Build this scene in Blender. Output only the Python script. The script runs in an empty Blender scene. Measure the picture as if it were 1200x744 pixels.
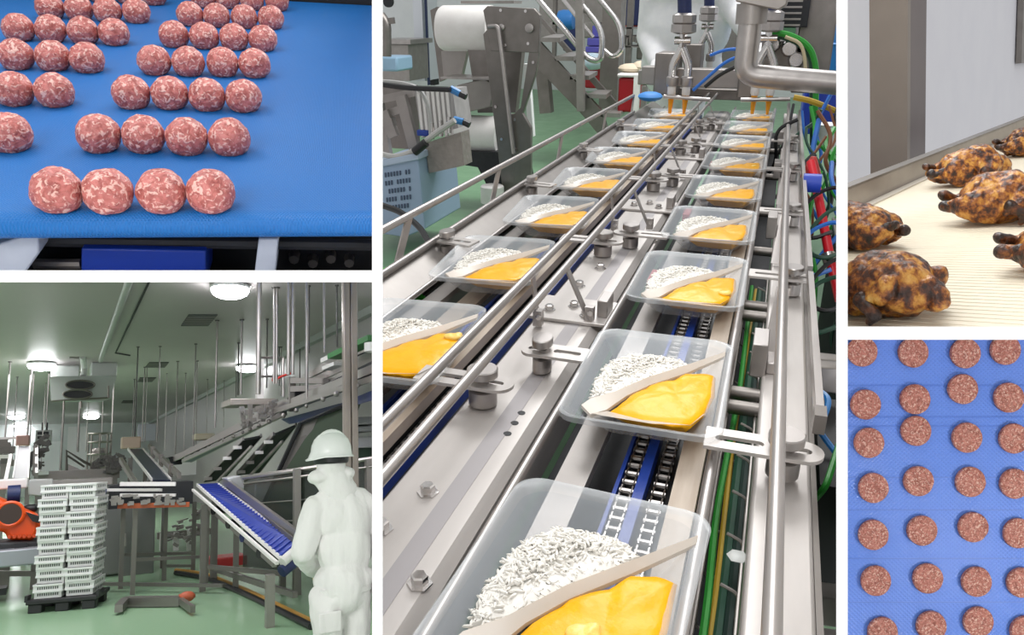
import bpy, bmesh, math, random
from mathutils import Matrix, Vector, Euler, noise
sc = bpy.context.scene
COL = sc.collection
R = math.radians
# ---------------------------------------------------------------- camera
cam_data = bpy.data.cameras.new('camera'); cam = bpy.data.objects.new('camera', cam_data); COL.objects.link(cam)
cam_data.sensor_fit = 'HORIZONTAL'; cam_data.sensor_width = 36.0; cam_data.lens = 27.0
cam_data.clip_start = 0.05; cam_data.clip_end = 300
cam.matrix_world = Matrix(((0.946943, -0.119366, 0.298414), (0.321402, 0.351686, -0.879214), (0.000000, 0.928477, 0.371391))).to_4x4()
sc.camera = cam
# ---------------------------------------------------------------- world and exposure
w = bpy.data.worlds.new('world'); sc.world = w; w.use_nodes = True
w.node_tree.nodes['Background'].inputs[0].default_value = (1.0, 1.0, 1.0, 1)
w.node_tree.nodes['Background'].inputs[1].default_value = 0.62
sc.view_settings.view_transform = 'Standard'; sc.view_settings.look = 'None'
sc.view_settings.gamma = 1.0; sc.view_settings.use_curve_mapping = False
sc.view_settings.exposure = 0.0
# ---------------------------------------------------------------- the five bays (rotation of each bay in the building)
class Bay:
    def __init__(s, rot): s.m = Matrix(rot).to_4x4()
LINE = Bay(((1.000000, -0.000000, -0.000000), (-0.000000, 1.000000, 0.000000), (-0.000000, 0.000000, 1.000000)))        # ready-meal line (level)
BALLS = Bay(((0.864588, -0.482731, 0.139491), (0.500076, 0.853761, -0.144972), (-0.049110, 0.195098, 0.979554)))       # meatball belt
ROAST = Bay(((0.917645, 0.365677, -0.155587), (-0.354140, 0.930112, 0.097349), (0.180311, -0.034232, 0.983014)))       # roast chicken belt
HALL = Bay(((0.676206, -0.706444, -0.209002), (0.700606, 0.528920, 0.478952), (-0.227807, -0.470298, 0.852598)))        # large hall
PATTY = Bay(((0.946943, -0.119366, 0.298414), (0.321402, 0.351686, -0.879214), (0.000000, 0.928477, 0.371391)))       # patty belt
# partition planes between the bays (all meet at the camera); sign = side kept
PX1, PX2 = Vector((0.894555, 0.475753, -0.065200)), Vector((1.075261, -0.056660, 0.159698))
PY1, PY2 = Vector((-0.103450, 0.304794, 0.948284)), Vector((-0.125334, 0.369270, 0.921049))
BALLS.keep = ((PX1, -1), (PY1, 1)); HALL.keep = ((PX1, -1), (PY1, -1))
LINE.keep = ((PX1, 1), (PX2, -1)); ROAST.keep = ((PX2, 1), (PY2, 1)); PATTY.keep = ((PX2, 1), (PY2, -1))
def area_lamp(name, bay, loc, target, sx, sy, power, color=(1, 1, 1)):
    d = bpy.data.lights.new(name, 'AREA'); d.shape = 'RECTANGLE'; d.size = sx; d.size_y = sy; d.energy = power; d.color = color
    o = bpy.data.objects.new(name, d); COL.objects.link(o)
    l = bay.m @ Vector(loc); t = bay.m @ Vector(target)
    q = (t - l).to_track_quat('-Z', 'Y'); o.matrix_world = Matrix.Translation(l) @ q.to_matrix().to_4x4()
    return o
area_lamp('line_lamp', LINE, (-1.5, 10, 9), (-1.5, 9, -3), 5, 14, 430)
area_lamp('line_lamp_far', LINE, (-3, 34, 16), (-4, 32, -5), 14, 14, 6500)
area_lamp('belt_lamp', BALLS, (-3.5, 6.5, 3.0), (-1.2, 4.6, -1.5), 3.0, 3.0, 190)
area_lamp('roast_lamp', ROAST, (-2.5, 6, 3.2), (-2.2, 7.5, -1.2), 3, 3, 170)
area_lamp('patty_lamp', PATTY, (5.5, -2.9, -0.6), (2.9, -1.5, -5), 0.9, 0.9, 115)
area_lamp('hall_fill', HALL, (-0.5, 8.8, 2.55), (-0.5, 10.5, -1.6), 5, 2.0, 220, (1, .96, .97))  # added fill under the ceiling, out of view, to brighten the hall
area_lamp('hall_fill_rear', HALL, (-2.5, 24, 2.5), (-2.5, 24.5, -1.6), 6, 8, 1100, (1, .96, .97))  # added fill for the far half of the hall, not a fixture
area_lamp('hall_front_fill', HALL, (-2.2, 0.9, 1.35), (1.6, 5.2, -0.5), 1.0, 1.0, 60, (1, .95, .93))  # added fill aimed at the worker from the camera side
area_lamp('front_fill', LINE, (-3.5, -4, 3.5), (1, 3, -1), 5, 5, 260)  # added fill behind the camera, keeps the white dividers bright
# ---------------------------------------------------------------- helpers
def lin(h):
    h = h.lstrip('#'); c = [int(h[i:i+2], 16) / 255 for i in (0, 2, 4)]
    return tuple(x / 12.92 if x <= 0.04045 else ((x + 0.055) / 1.055) ** 2.4 for x in c)
def nd(nt, t, **kw):
    n = nt.nodes.new(t)
    for k, v in kw.items(): setattr(n, k, v)
    return n
def mat(name, col, rough=0.5, metal=0.0, col2=None, scale=8.0, mix=0.5, stretch=(1, 1, 1), bump=0.0, bscale=40.0, spec=0.5,
        alpha=None, emit=None, sss=0.0, rvar=0.0, coat=0.0):
    m = bpy.data.materials.new(name); m.use_nodes = True; nt = m.node_tree; b = nt.nodes['Principled BSDF']
    c = lin(col); b.inputs['Base Color'].default_value = (*c, 1); b.inputs['Roughness'].default_value = rough
    b.inputs['Metallic'].default_value = metal; b.inputs['Specular IOR Level'].default_value = spec
    b.inputs['Coat Weight'].default_value = coat
    tc = nd(nt, 'ShaderNodeTexCoord'); mp = nd(nt, 'ShaderNodeMapping'); mp.inputs['Scale'].default_value = stretch
    nt.links.new(tc.outputs['Object'], mp.inputs['Vector'])
    if col2 or rvar:
        n = nd(nt, 'ShaderNodeTexNoise'); n.inputs['Scale'].default_value = scale; n.inputs['Detail'].default_value = 5
        nt.links.new(mp.outputs[0], n.inputs['Vector'])
        if col2:
            r = nd(nt, 'ShaderNodeValToRGB'); r.color_ramp.elements[0].position = max(0, 0.5 - mix / 2); r.color_ramp.elements[1].position = min(1, 0.5 + mix / 2)
            r.color_ramp.elements[0].color = (*c, 1); r.color_ramp.elements[1].color = (*lin(col2), 1)
            nt.links.new(n.outputs['Fac'], r.inputs[0]); nt.links.new(r.outputs[0], b.inputs['Base Color'])
        if rvar:
            mr = nd(nt, 'ShaderNodeMapRange'); mr.inputs['To Min'].default_value = max(0, rough - rvar); mr.inputs['To Max'].default_value = rough + rvar
            nt.links.new(n.outputs['Fac'], mr.inputs[0]); nt.links.new(mr.outputs[0], b.inputs['Roughness'])
    if bump:
        n2 = nd(nt, 'ShaderNodeTexNoise'); n2.inputs['Scale'].default_value = bscale; n2.inputs['Detail'].default_value = 4
        nt.links.new(mp.outputs[0], n2.inputs['Vector'])
        bp = nd(nt, 'ShaderNodeBump'); bp.inputs['Strength'].default_value = bump; bp.inputs['Distance'].default_value = 0.05
        nt.links.new(n2.outputs['Fac'], bp.inputs['Height']); nt.links.new(bp.outputs[0], b.inputs['Normal'])
    if sss:
        b.inputs['Subsurface Weight'].default_value = sss; b.inputs['Subsurface Radius'].default_value = (0.1, 0.06, 0.03); b.inputs['Subsurface Scale'].default_value = 0.3
    if emit:
        b.inputs['Emission Color'].default_value = (*c, 1); b.inputs['Emission Strength'].default_value = emit
    if alpha is not None:
        b.inputs['Alpha'].default_value = alpha
    return m
class MB:
    'collects shapes for one mesh'
    def __init__(s): s.v = []; s.f = []
    def add(s, vs, fs):
        o = len(s.v); s.v += [tuple(x) for x in vs]; s.f += [tuple(i + o for i in f) for f in fs]; return s
    def box(s, c, d, rot=None):
        c = Vector(c); h = [x / 2 for x in d]
        vs = [Vector((sx * h[0], sy * h[1], sz * h[2])) for sx in (-1, 1) for sy in (-1, 1) for sz in (-1, 1)]
        if rot is not None:
            m = rot if isinstance(rot, Matrix) else Euler(rot).to_matrix()
            vs = [m @ x for x in vs]
        return s.add([x + c for x in vs], [(0, 1, 3, 2), (4, 6, 7, 5), (0, 4, 5, 1), (2, 3, 7, 6), (0, 2, 6, 4), (1, 5, 7, 3)])
    def bb(s, a, b):
        return s.box([(x + y) / 2 for x, y in zip(a, b)], [abs(x - y) for x, y in zip(a, b)])
    def beam(s, a, b, w, h, up=(0, 0, 1)):
        a = Vector(a); b = Vector(b); d = (b - a); L = d.length; d.normalize(); u = Vector(up)
        x = d.cross(u)
        if x.length < 1e-4: x = d.cross(Vector((1, 0, 0)))
        x.normalize(); u = x.cross(d)
        return s.box((a + b) / 2, (w, L, h), Matrix((x, d, u)).transposed())
    def tube(s, pts, r, n=8, rad=0.0, seg=5, r2=None):
        P = [Vector(p) for p in pts]
        if rad:
            Q = [P[0]]
            for i in range(1, len(P) - 1):
                a, b, c = P[i-1], P[i], P[i+1]; t = min(rad, (a-b).length * .49, (c-b).length * .49)
                p0 = b + (a-b).normalized() * t; p1 = b + (c-b).normalized() * t
                for k in range(seg + 1):
                    q = k / seg; Q.append(p0 * (1-q)**2 + b * 2*q*(1-q) + p1 * q*q)
            Q.append(P[-1]); P = Q
        vs = []; fs = []; prev = None
        for i, p in enumerate(P):
            t = (P[min(i+1, len(P)-1)] - P[max(i-1, 0)]).normalized()
            if prev is None:
                u = t.cross(Vector((0, 0, 1)))
                if u.length < 1e-3: u = t.cross(Vector((1, 0, 0)))
            else: u = prev - t * prev.dot(t)
            u.normalize(); prev = u; q = t.cross(u)
            rr = r if r2 is None else r + (r2 - r) * i / (len(P) - 1)
            for k in range(n):
                a = 2 * math.pi * k / n; vs.append(p + (u * math.cos(a) + q * math.sin(a)) * rr)
        for i in range(len(P) - 1):
            for k in range(n):
                a = i*n + k; b = i*n + (k+1) % n; fs.append((a, a + n, b + n, b))
        fs.append(tuple(range(n))); fs.append(tuple(reversed(range(len(vs) - n, len(vs)))))
        return s.add(vs, fs)
    def prism(s, poly, ext):
        e = Vector(ext); n = len(poly); P = [Vector(p) for p in poly]
        return s.add(P + [p + e for p in P], [tuple(range(n)), tuple(reversed(range(n, 2*n)))] + [(i, i + n, (i+1) % n + n, (i+1) % n) for i in range(n)])
    def lathe(s, c, prof, n=20, axis='z', sx=1, sy=1):
        c = Vector(c); vs = []; fs = []
        for r, z in prof:
            for k in range(n):
                a = 2*math.pi*k/n; p = (r*math.cos(a)*sx, r*math.sin(a)*sy, z)
                if axis == 'x': p = (p[2], p[0], p[1])
                elif axis == 'y': p = (p[1], p[2], p[0])
                vs.append(c + Vector(p))
        for i in range(len(prof)-1):
            for k in range(n): fs.append((i*n+k, i*n+(k+1) % n, (i+1)*n+(k+1) % n, (i+1)*n+k))
        fs.append(tuple(reversed(range(n)))); fs.append(tuple(range(len(vs)-n, len(vs))))
        return s.add(vs, fs)
    def ball(s, c, r, n=10, m=6, rot=None):
        rx, ry, rz = (r, r, r) if not hasattr(r, '__len__') else r
        vs = []; M = rot if rot is None or isinstance(rot, Matrix) else Euler(rot).to_matrix()
        for i in range(1, m):
            t = math.pi*i/m
            for k in range(n):
                a = 2*math.pi*k/n; vs.append(Vector((rx*math.sin(t)*math.cos(a), ry*math.sin(t)*math.sin(a), rz*math.cos(t))))
        vs += [Vector((0, 0, rz)), Vector((0, 0, -rz))]; fs = []
        for i in range(m-2):
            for k in range(n): fs.append((i*n+k, (i+1)*n+k, (i+1)*n+(k+1) % n, i*n+(k+1) % n))
        T = (m-1)*n
        for k in range(n): fs.append((T, k, (k+1) % n)); fs.append((T+1, (m-2)*n+(k+1) % n, (m-2)*n+k))
        if M is not None: vs = [M @ v for v in vs]
        c = Vector(c); return s.add([v + c for v in vs], fs)
    def mesh(s, name, m=None, off=(0, 0, 0), angle=40, fix=True):
        me = bpy.data.meshes.new(name); o = Vector(off)
        me.from_pydata([Vector(v) - o for v in s.v], [], s.f); me.update()
        if fix:
            b = bmesh.new(); b.from_mesh(me); bmesh.ops.recalc_face_normals(b, faces=b.faces); b.to_mesh(me); b.free()
        me.polygons.foreach_set('use_smooth', [True] * len(me.polygons)); me.set_sharp_from_angle(angle=R(angle))
        if m: me.materials.append(m)
        return me
BAY = {}
def link(name, data, bay, parent=None, loc=(0, 0, 0), rz=0.0, rot=None, scale=None):
    o = bpy.data.objects.new(name, data); COL.objects.link(o); BAY[o.name] = bay
    L = Matrix.Translation(Vector(loc)) @ (rot.to_4x4() if rot is not None else Matrix.Rotation(rz, 4, 'Z'))
    if scale: L = L @ Matrix.Diagonal((*scale, 1)) if hasattr(scale, '__len__') else L @ Matrix.Scale(scale, 4)
    if parent is not None: o.parent = parent; o.matrix_local = L
    else: o.matrix_world = bay.m @ L
    return o
def tag(o, label=None, cat=None, group=None, kind=None):
    for k, v in (('label', label), ('category', cat), ('group', group), ('kind', kind)):
        if v: o[k] = v
    return o
def thing(name, label, cat, bay, loc=(0, 0, 0), group=None, rz=0.0):
    o = link(name, None, bay, None, loc, rz); o.empty_display_size = 0.1
    o['_loc'] = tuple(loc); tag(o, label, cat, group); return o
def part(name, mb, m, parent, label=None, angle=40, bevel=0, kind=None):
    'mb is drawn in bay coordinates; parent is an unrotated thing or a part of one'
    t = parent
    while t.parent: t = t.parent
    off = t['_loc']; me = mb.mesh(name, m, off, angle)
    o = link(name, me, BAY[t.name], parent)
    if label: o['label'] = label
    if kind: o['kind'] = kind
    if bevel: md = o.modifiers.new('edge', 'BEVEL'); md.width = bevel; md.segments = 2; md.limit_method = 'ANGLE'
    return o
def solo(name, label, cat, mb, m, bay, group=None, angle=40, bevel=0, kind=None):
    'a thing that is one mesh; its origin sits at its base'
    xs = [v[0] for v in mb.v]; ys = [v[1] for v in mb.v]; zs = [v[2] for v in mb.v]
    loc = ((min(xs)+max(xs))/2, (min(ys)+max(ys))/2, min(zs))
    o = link(name, mb.mesh(name, m, loc, angle), bay, None, loc); o['_loc'] = loc; tag(o, label, cat, group, kind)
    if bevel: md = o.modifiers.new('edge', 'BEVEL'); md.width = bevel; md.segments = 2; md.limit_method = 'ANGLE'
    return o
def struct(name, mb, m, bay, bevel=0, parent=None):
    o = link(name, mb.mesh(name, m), bay, parent); o['_loc'] = (0, 0, 0); o['kind'] = 'structure'
    if bevel: md = o.modifiers.new('edge', 'BEVEL'); md.width = bevel; md.segments = 2
    return o
def dup(root, loc, rz=0.0, label=None, scale=None):
    bay = BAY[root.name]; r = root.copy(); COL.objects.link(r); BAY[r.name] = bay
    L = Matrix.Translation(Vector(loc)) @ Matrix.Rotation(rz, 4, 'Z')
    if scale: L = L @ Matrix.Diagonal((*scale, 1))
    r.matrix_world = bay.m @ L; r['_loc'] = tuple(loc)
    if label: r['label'] = label
    def kids(src, dst):
        for ch in [c for c in src.children]:
            c = ch.copy(); COL.objects.link(c); BAY[c.name] = bay; ml = ch.matrix_local.copy(); c.parent = dst; c.matrix_local = ml
            kids(ch, c)
    kids(root, r)
    return r
def organic(name, shapes, m, voxel=0.02, smooth=6, amp=0.0, freq=3.0, seed=0, fine=0.0, ffreq=12.0, zs=1.0):
    'balls and tapered limbs fused into one continuous skin'
    mb = MB()
    for s in shapes:
        if s[0] == 'b': mb.ball(s[1], s[2], 16, 10, s[3] if len(s) > 3 else None)
        else:
            mb.tube([s[1], s[2]], s[3], 14, r2=s[4]); mb.ball(s[1], s[3], 14, 8); mb.ball(s[2], s[4], 14, 8)
    me = mb.mesh(name); o = bpy.data.objects.new(name, me); COL.objects.link(o)
    a = o.modifiers.new('r', 'REMESH'); a.mode = 'VOXEL'; a.voxel_size = voxel
    b = o.modifiers.new('s', 'SMOOTH'); b.iterations = smooth; b.factor = 0.5
    dg = bpy.context.evaluated_depsgraph_get(); me2 = bpy.data.meshes.new_from_object(o.evaluated_get(dg))
    bpy.data.objects.remove(o); bpy.data.meshes.remove(me)
    me2.name = name
    if amp or fine:
        me2.update(); sv = Vector((seed * 3.7, seed * 1.3, seed * 2.1)); nn = [v.normal.copy() for v in me2.vertices]
        for v, n in zip(me2.vertices, nn):
            q = Vector((v.co.x, v.co.y, v.co.z * zs)); d = amp * noise.noise(q * freq + sv)
            if fine: d += fine * noise.noise(q * ffreq + sv)
            v.co += n * d
    me2.materials.clear(); me2.materials.append(m)
    me2.polygons.foreach_set('use_smooth', [True] * len(me2.polygons)); me2.update()
    return me2
def ordinal(n): return ['first', 'second', 'third', 'fourth', 'fifth', 'sixth', 'seventh', 'eighth', 'ninth', 'tenth', 'eleventh', 'twelfth'][n]
# ---------------------------------------------------------------- materials
STEEL = mat('brushed_steel', '#b9b4b1', 0.36, 0.9, '#a29d9a', 3, 0.6, (1, 0.15, 1), rvar=0.08)
STEEL_DARK = mat('dull_steel', '#8d8884', 0.42, 0.85, '#79746f', 2, 0.7, rvar=0.1)
STEEL_GREY = mat('grey_steel', '#a39e9a', 0.4, 0.6, '#8f8a86', 2, 0.7)
CHROME = mat('polished_steel', '#cfccca', 0.16, 1.0, rvar=0.06, scale=6)
PLATE = mat('pale_plate', '#c9c4c0', 0.42, 0.55, '#b5b0ac', 4, 0.7, (1, 0.2, 1), rvar=0.1)
GREY_STRIPE = mat('grey_stripe', '#a19d9e', 0.5, 0.4)
BEIGE = mat('wear_strip', '#b7aa9b', 0.45, 0.1, '#a0907f', 5, 0.6, (3, 0.3, 1))
BLACK = mat('black_plastic', '#191a1d', 0.45)
DARK = mat('dark_recess', '#24262a', 0.6, 0.2, '#333336', 6, 0.6)
RUBBER = mat('dark_rubber', '#2a2b2d', 0.6)
BLUE_RAIL = mat('blue_guide', '#1d3f96', 0.35)
BLUE_PAINT = mat('blue_paint', '#1f3fae', 0.4)
NAVY = mat('navy_hose', '#1d2c5e', 0.5, 0, '#14204a', 20, 0.5)
WHITE = mat('white_paint', '#eeeeee', 0.5)
WHITE_FILM = mat('white_film', '#e9e7e4', 0.35, 0, '#dedbd7', 3, 0.6, spec=0.4)
RED = mat('red_plastic', '#a81420', 0.4)
GREEN_CABLE = mat('green_cable', '#2f9a35', 0.4)
DGREEN = mat('dark_green', '#1f4a38', 0.45)
YELLOW_CABLE = mat('yellow_cable', '#b9992e', 0.45)
ORANGE = mat('orange_paint', '#ef5a1b', 0.35, 0, '#e04e14', 3, 0.6)
# ---------------------------------------------------------------- added white dividers between the bays, the left one deepened to block hall light
PARTITION = mat('white_partition', '#fdfdfd', 0.9, spec=0.1)
PARTITIONS = ('partition_left', 'partition_right', 'partition_left_shelf', 'partition_right_shelf')
def wedge(name, near, far):
    mb = MB().add(list(near) + list(far), [(0, 1, 2, 3), (7, 6, 5, 4), (0, 4, 5, 1), (1, 5, 6, 2), (2, 6, 7, 3), (3, 7, 4, 0)])
    struct(name, mb, PARTITION, LINE)
wedge('partition_left', ((-1.585, 2.968, 0.2228), (-1.546, 2.982, 0.2228), (-1.202, 1.969, -2.451), (-1.241, 1.956, -2.451)), ((-6.84, 12.87, 0.9656), (-6.724, 12.91, 0.9656), (-5.234, 8.523, -10.62), (-5.35, 8.483, -10.62)))
wedge('partition_right', ((0.1323, 3.551, 0.2228), (0.1746, 3.566, 0.2228), (0.5184, 2.553, -2.451), (0.4761, 2.538, -2.451)), ((0.3235, 8.291, 0.5199), (0.3935, 8.315, 0.5199), (1.196, 5.952, -5.719), (1.126, 5.928, -5.719)))
wedge('partition_left_shelf', ((-3, 1.995, -0.9433), (-1.433, 2.527, -0.9433), (-1.428, 2.511, -0.986), (-2.995, 1.979, -0.986)), ((-7, 4.651, -2.213), (-3.328, 5.897, -2.213), (-3.318, 5.868, -2.289), (-6.99, 4.622, -2.289)))
wedge('partition_right_shelf', ((0.3479, 3.046, -1.147), (1.192, 3.332, -1.147), (1.198, 3.314, -1.195), (0.354, 3.028, -1.195)), ((0.802, 7.099, -2.686), (2.783, 7.772, -2.686), (2.795, 7.737, -2.777), (0.8136, 7.065, -2.777)))
# ================================================================ BAY: ready-meal line
FZ = -7.5
fl = MB().bb((-60, -1, FZ - .2), (14, 80, FZ))
struct('floor', fl, mat('green_floor', '#6f9a72', 0.35, 0, '#668f69', 1.2, 0.6, rvar=0.1), LINE)
# ---- trays of rice and sauce
TRAY = mat('clear_plastic', '#cfd6dc', 0.22, 0, alpha=0.36, spec=0.5)
LIP = mat('tray_rim_plastic', '#e2e7ea', 0.22, 0, alpha=0.34, spec=0.6)
DIVIDER = mat('milky_plastic', '#d8cec2', 0.35, 0, alpha=0.8)
def grain_mat():
    m = mat('rice', '#e6e3dc', 0.5, sss=0.0); nt = m.node_tree; b = nt.nodes['Principled BSDF']
    tc = nd(nt, 'ShaderNodeTexCoord'); n = nd(nt, 'ShaderNodeTexNoise'); n.inputs['Scale'].default_value = 38; n.inputs['Detail'].default_value = 1
    r = nd(nt, 'ShaderNodeValToRGB'); e = r.color_ramp.elements
    e[0].position = .27; e[0].color = (*lin('#5d564c'), 1); e[1].position = .33; e[1].color = (*lin('#e9e6df'), 1)
    nt.links.new(tc.outputs['Object'], n.inputs['Vector']); nt.links.new(n.outputs['Fac'], r.inputs[0]); nt.links.new(r.outputs[0], b.inputs['Base Color'])
    return m
RICE = grain_mat()
CURRY = mat('yellow_sauce', '#f2b200', 0.32, 0, '#e8a200', 6, 0.8, bump=0.12, bscale=14, spec=0.22)
CHUNK = mat('chicken_piece', '#f0d27a', 0.35, 0, '#e8bf4c', 12, 0.6)
def rrect(hx, hy, rc, z, n=6, bow=0.03):
    pts = []
    for cx, cy, a0 in ((hx-rc, hy-rc, 0), (-hx+rc, hy-rc, 90), (-hx+rc, -hy+rc, 180), (hx-rc, -hy+rc, 270)):
        for k in range(n+1):
            a = R(a0 + 90*k/n); x = cx + rc*math.cos(a); y = cy + rc*math.sin(a)
            pts.append((x*(1 + bow*(1-(y/hy)**2)), y*(1 + bow*.7*(1-(x/hx)**2)), z))
    return pts
def loft(mb, loops, cap=True):
    n = len(loops[0]); vs = [p for l in loops for p in l]
    fs = [(i*n+k, i*n+(k+1) % n, (i+1)*n+(k+1) % n, (i+1)*n+k) for i in range(len(loops)-1) for k in range(n)]
    if cap: fs.append(tuple(range(len(vs)-n, len(vs))))
    return mb.add(vs, fs)
shell_mb = loft(MB(), [rrect(.575, .865, .17, -.035), rrect(.54, .83, .17, -.06), rrect(.36, .60, .14, -.285, bow=.01), rrect(.34, .58, .13, -.30, bow=.01)])
rim_mb = loft(MB(), [rrect(.645, .945, .16, -.05), rrect(.65, .95, .16, 0), rrect(.64, .94, .17, .008), rrect(.618, .915, .17, .002), rrect(.575, .865, .17, -.035)], False)
def poly_in(p, poly):
    x, y = p; c = False
    for i in range(len(poly)):
        (x1, y1), (x2, y2) = poly[i], poly[i-1]
        if (y1 > y) != (y2 > y) and x < (x2-x1)*(y-y1)/(y2-y1) + x1: c = not c
    return c
RICE_P = [(-.46, -.41), (-.50, -.07), (-.46, .33), (-.30, .60), (.0, .64), (.19, .59), (.27, .48), (-.04, .08), (-.28, -.27)]
CUR_P = [(-.29, -.57), (-.17, -.25), (-.03, .02), (.17, .21), (.27, .36), (.42, .42), (.53, .40), (.55, 0), (.49, -.36), (.40, -.60), (.1, -.64)]
def edge_dist(p, poly):
    best = 9
    for i in range(len(poly)):
        a = Vector(poly[i-1]); b = Vector(poly[i]); q = Vector(p); t = max(0, min(1, (q-a).dot(b-a) / (b-a).length_squared)); best = min(best, (q - a.lerp(b, t)).length)
    return best
def mound(poly, base, top, dz, rnd, step=.045, wob=.0, seed=0):
    'a filled heap over an outline'
    n = len(poly); cx = sum(p[0] for p in poly)/n; cy = sum(p[1] for p in poly)/n; loops = []
    fine = []
    for i in range(n):
        a, b = poly[i], poly[(i+1) % n]
        for t in (0, .25, .5, .75): fine.append((a[0]+(b[0]-a[0])*t, a[1]+(b[1]-a[1])*t))
    mb = MB(); L = []
    lo = []
    for x, y in fine: lo.append((cx+(x-cx)*.72, cy+(y-cy)*.72, base))
    L.append(lo)
    for s in (1, .93, .8, .62, .42, .2, .05):
        r = []
        for x, y in fine:
            X = cx+(x-cx)*s; Y = cy+(y-cy)*s
            r.append((X, Y, top + dz*(1-s*s)**.7 - (rnd if s == 1 else 0) + wob*noise.noise(Vector((X*7+seed, Y*7, seed)))))
        L.append(r)
    return loft(mb, L)
rice_mb = mound(RICE_P, -.27, -.10, .05, .03)
random.seed(4)
grain_mb = MB(); cnt = 0
while cnt < 950:
    x = random.uniform(-.52, .3); y = random.uniform(-.48, .7)
    if not poly_in((x, y), RICE_P): continue
    e = edge_dist((x, y), RICE_P); z = -.115 + .075*min(1, e/.2) + random.uniform(-.008, .022)
    grain_mb.ball((x, y, z), (.036, .0105, .0105), 5, 4, (random.uniform(-.45, .45), random.uniform(-.45, .45), random.uniform(0, 6.28))); cnt += 1
curry_mb = mound(CUR_P, -.27, -.115, .03, .025, wob=.022)
div_mb = MB(); D1 = [(.585, .74, -.01), (.26, .42, -.05), (-.05, .07, -.06), (-.28, -.27, -.07), (-.46, -.45, -.08), (-.50, -.62, -.06)]
D2 = [(.585, .68, -.03), (.26, .36, -.11), (-.02, .02, -.11), (-.18, -.24, -.11), (-.30, -.55, -.11), (-.40, -.72, -.08)]
div_mb.add(D1 + D2 + [(x, y, z-.03) for x, y, z in D1 + D2], [(i, i+1, i+7, i+6) for i in range(5)] + [(i+12, i+18, i+19, i+13) for i in range(5)] + [(i, i+12, i+13, i+1) for i in range(5)] + [(i+6, i+7, i+19, i+18) for i in range(5)] + [(0, 6, 18, 12), (5, 17, 23, 11)])
front_mb = loft(MB(), [[(.50, -.40, -.09), (.40, -.66, -.075), (.1, -.74, -.07), (-.3, -.73, -.07), (-.40, -.70, -.08), (-.29, -.56, -.115), (.1, -.63, -.12), (.40, -.59, -.12), (.48, -.36, -.12)]])
tray_meshes = dict(shell=shell_mb.mesh('tray_shell', TRAY), rim=rim_mb.mesh('rim', LIP), rice=rice_mb.mesh('rice', RICE), grains=grain_mb.mesh('rice_grains', RICE, fix=False), curry=curry_mb.mesh('sauce', CURRY, angle=80), div=div_mb.mesh('divider', DIVIDER), front=front_mb.mesh('sauce_pocket', DIVIDER))
tagt = 'meal trays on the conveyor'
def tray(x, y, label, yaw=0.0, seed=0, chunks=(), fill=1):
    t = thing('meal_tray', label, 'tray', LINE, (x, y, -3.0), tagt, yaw)
    for n, k in (('tray_shell', 'shell'), ('rim', 'rim'), ('divider', 'div'), ('pocket_edge', 'front'), ('rice', 'rice'), ('sauce', 'curry')):
        link(n, tray_meshes[k], LINE, t)
    g = link('rice_grains', tray_meshes['grains'], LINE, t); g['kind'] = 'stuff'
    for cx, cy, r, a in chunks:
        c = link('chicken_piece', CH_MESH[int(seed) % 2], LINE, t, (cx, cy, -.085), a, scale=r)
    return t
CH_MESH = [organic('chicken_piece', [('b', (0, 0, 0), (1, .62, .32)), ('b', (.5, .2, .05), (.5, .45, .28))], CHUNK, .09, 4, .1, 2, i) for i in (1, 2)]
right_y = [3.36, 6.2, 9.08, 11.78, 14.5, 17.3, 20.1, 22.9, 25.7]
left_y = [6.32, 9.06, 11.8, 14.5, 17.2, 19.9, 22.6, 25.3]
rl = ['meal tray of rice and yellow sauce at the very front of the right lane',
      'rice and sauce tray second from front in the right lane, beside the slotted clamp',
      'third meal tray from the front in the right lane', 'fourth meal tray from the front in the right lane',
      'fifth meal tray from the front in the right lane', 'sixth meal tray from the front in the right lane',
      'seventh meal tray from the front in the right lane', 'eighth meal tray from the front, just before the right nozzles',
      'meal tray under the right sauce nozzles']
ll = ['meal tray cut by the left edge, nearest in the left lane', 'second meal tray from the front in the left lane',
      'third meal tray from the front in the left lane', 'fourth meal tray from the front in the left lane',
      'fifth meal tray from the front in the left lane', 'sixth meal tray from the front in the left lane',
      'seventh meal tray from the front in the left lane, near the left nozzles', 'meal tray under the left sauce nozzles']
RC = {0: [(.14, -.22, .10, .4), (.33, -.45, .13, 1.0)], 2: [(.43, -.25, .08, .2)], 5: [(.4, -.1, .06, .5)]}
for i, y in enumerate(right_y): tray(-.79, y, rl[i], R(1.0 if i else -3), i, RC.get(i, ()))
for i, y in enumerate(left_y): tray(-3.30, y, ll[i], R(6), i, {0: [(.45, .25, .1, .3)]}.get(i, ()))
# ---- the two-lane conveyor
Y0, Y1 = 2.2, 29.0
cv = thing('tray_conveyor', 'two-lane steel conveyor carrying meal trays toward the sauce nozzles', 'conveyor', LINE, (-1.5, 3, FZ))
def strip(name, x0, x1, z0, z1, m, y0=Y0, y1=Y1, bevel=0, label=None): return part(name, MB().bb((x0, y0, z0), (x1, y1, z1)), m, cv, label, bevel=bevel)
def runs(name, x0, x1, z, m, thick=.04): return strip(name, x0, x1, z - thick, z, m)
beam_ = part('centre_beam', MB().prism([(-2.43, Y0, -3.36), (-2.40, Y0, -3.33), (-1.74, Y0, -3.33), (-1.66, Y0, -3.40), (-1.64, Y0, -3.9), (-2.46, Y0, -3.9)], (0, Y1-Y0, 0)), PLATE, cv, 'pale steel beam between the two lanes')
strip('stripe', -2.02, -1.87, -3.335, -3.326, GREY_STRIPE)
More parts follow.
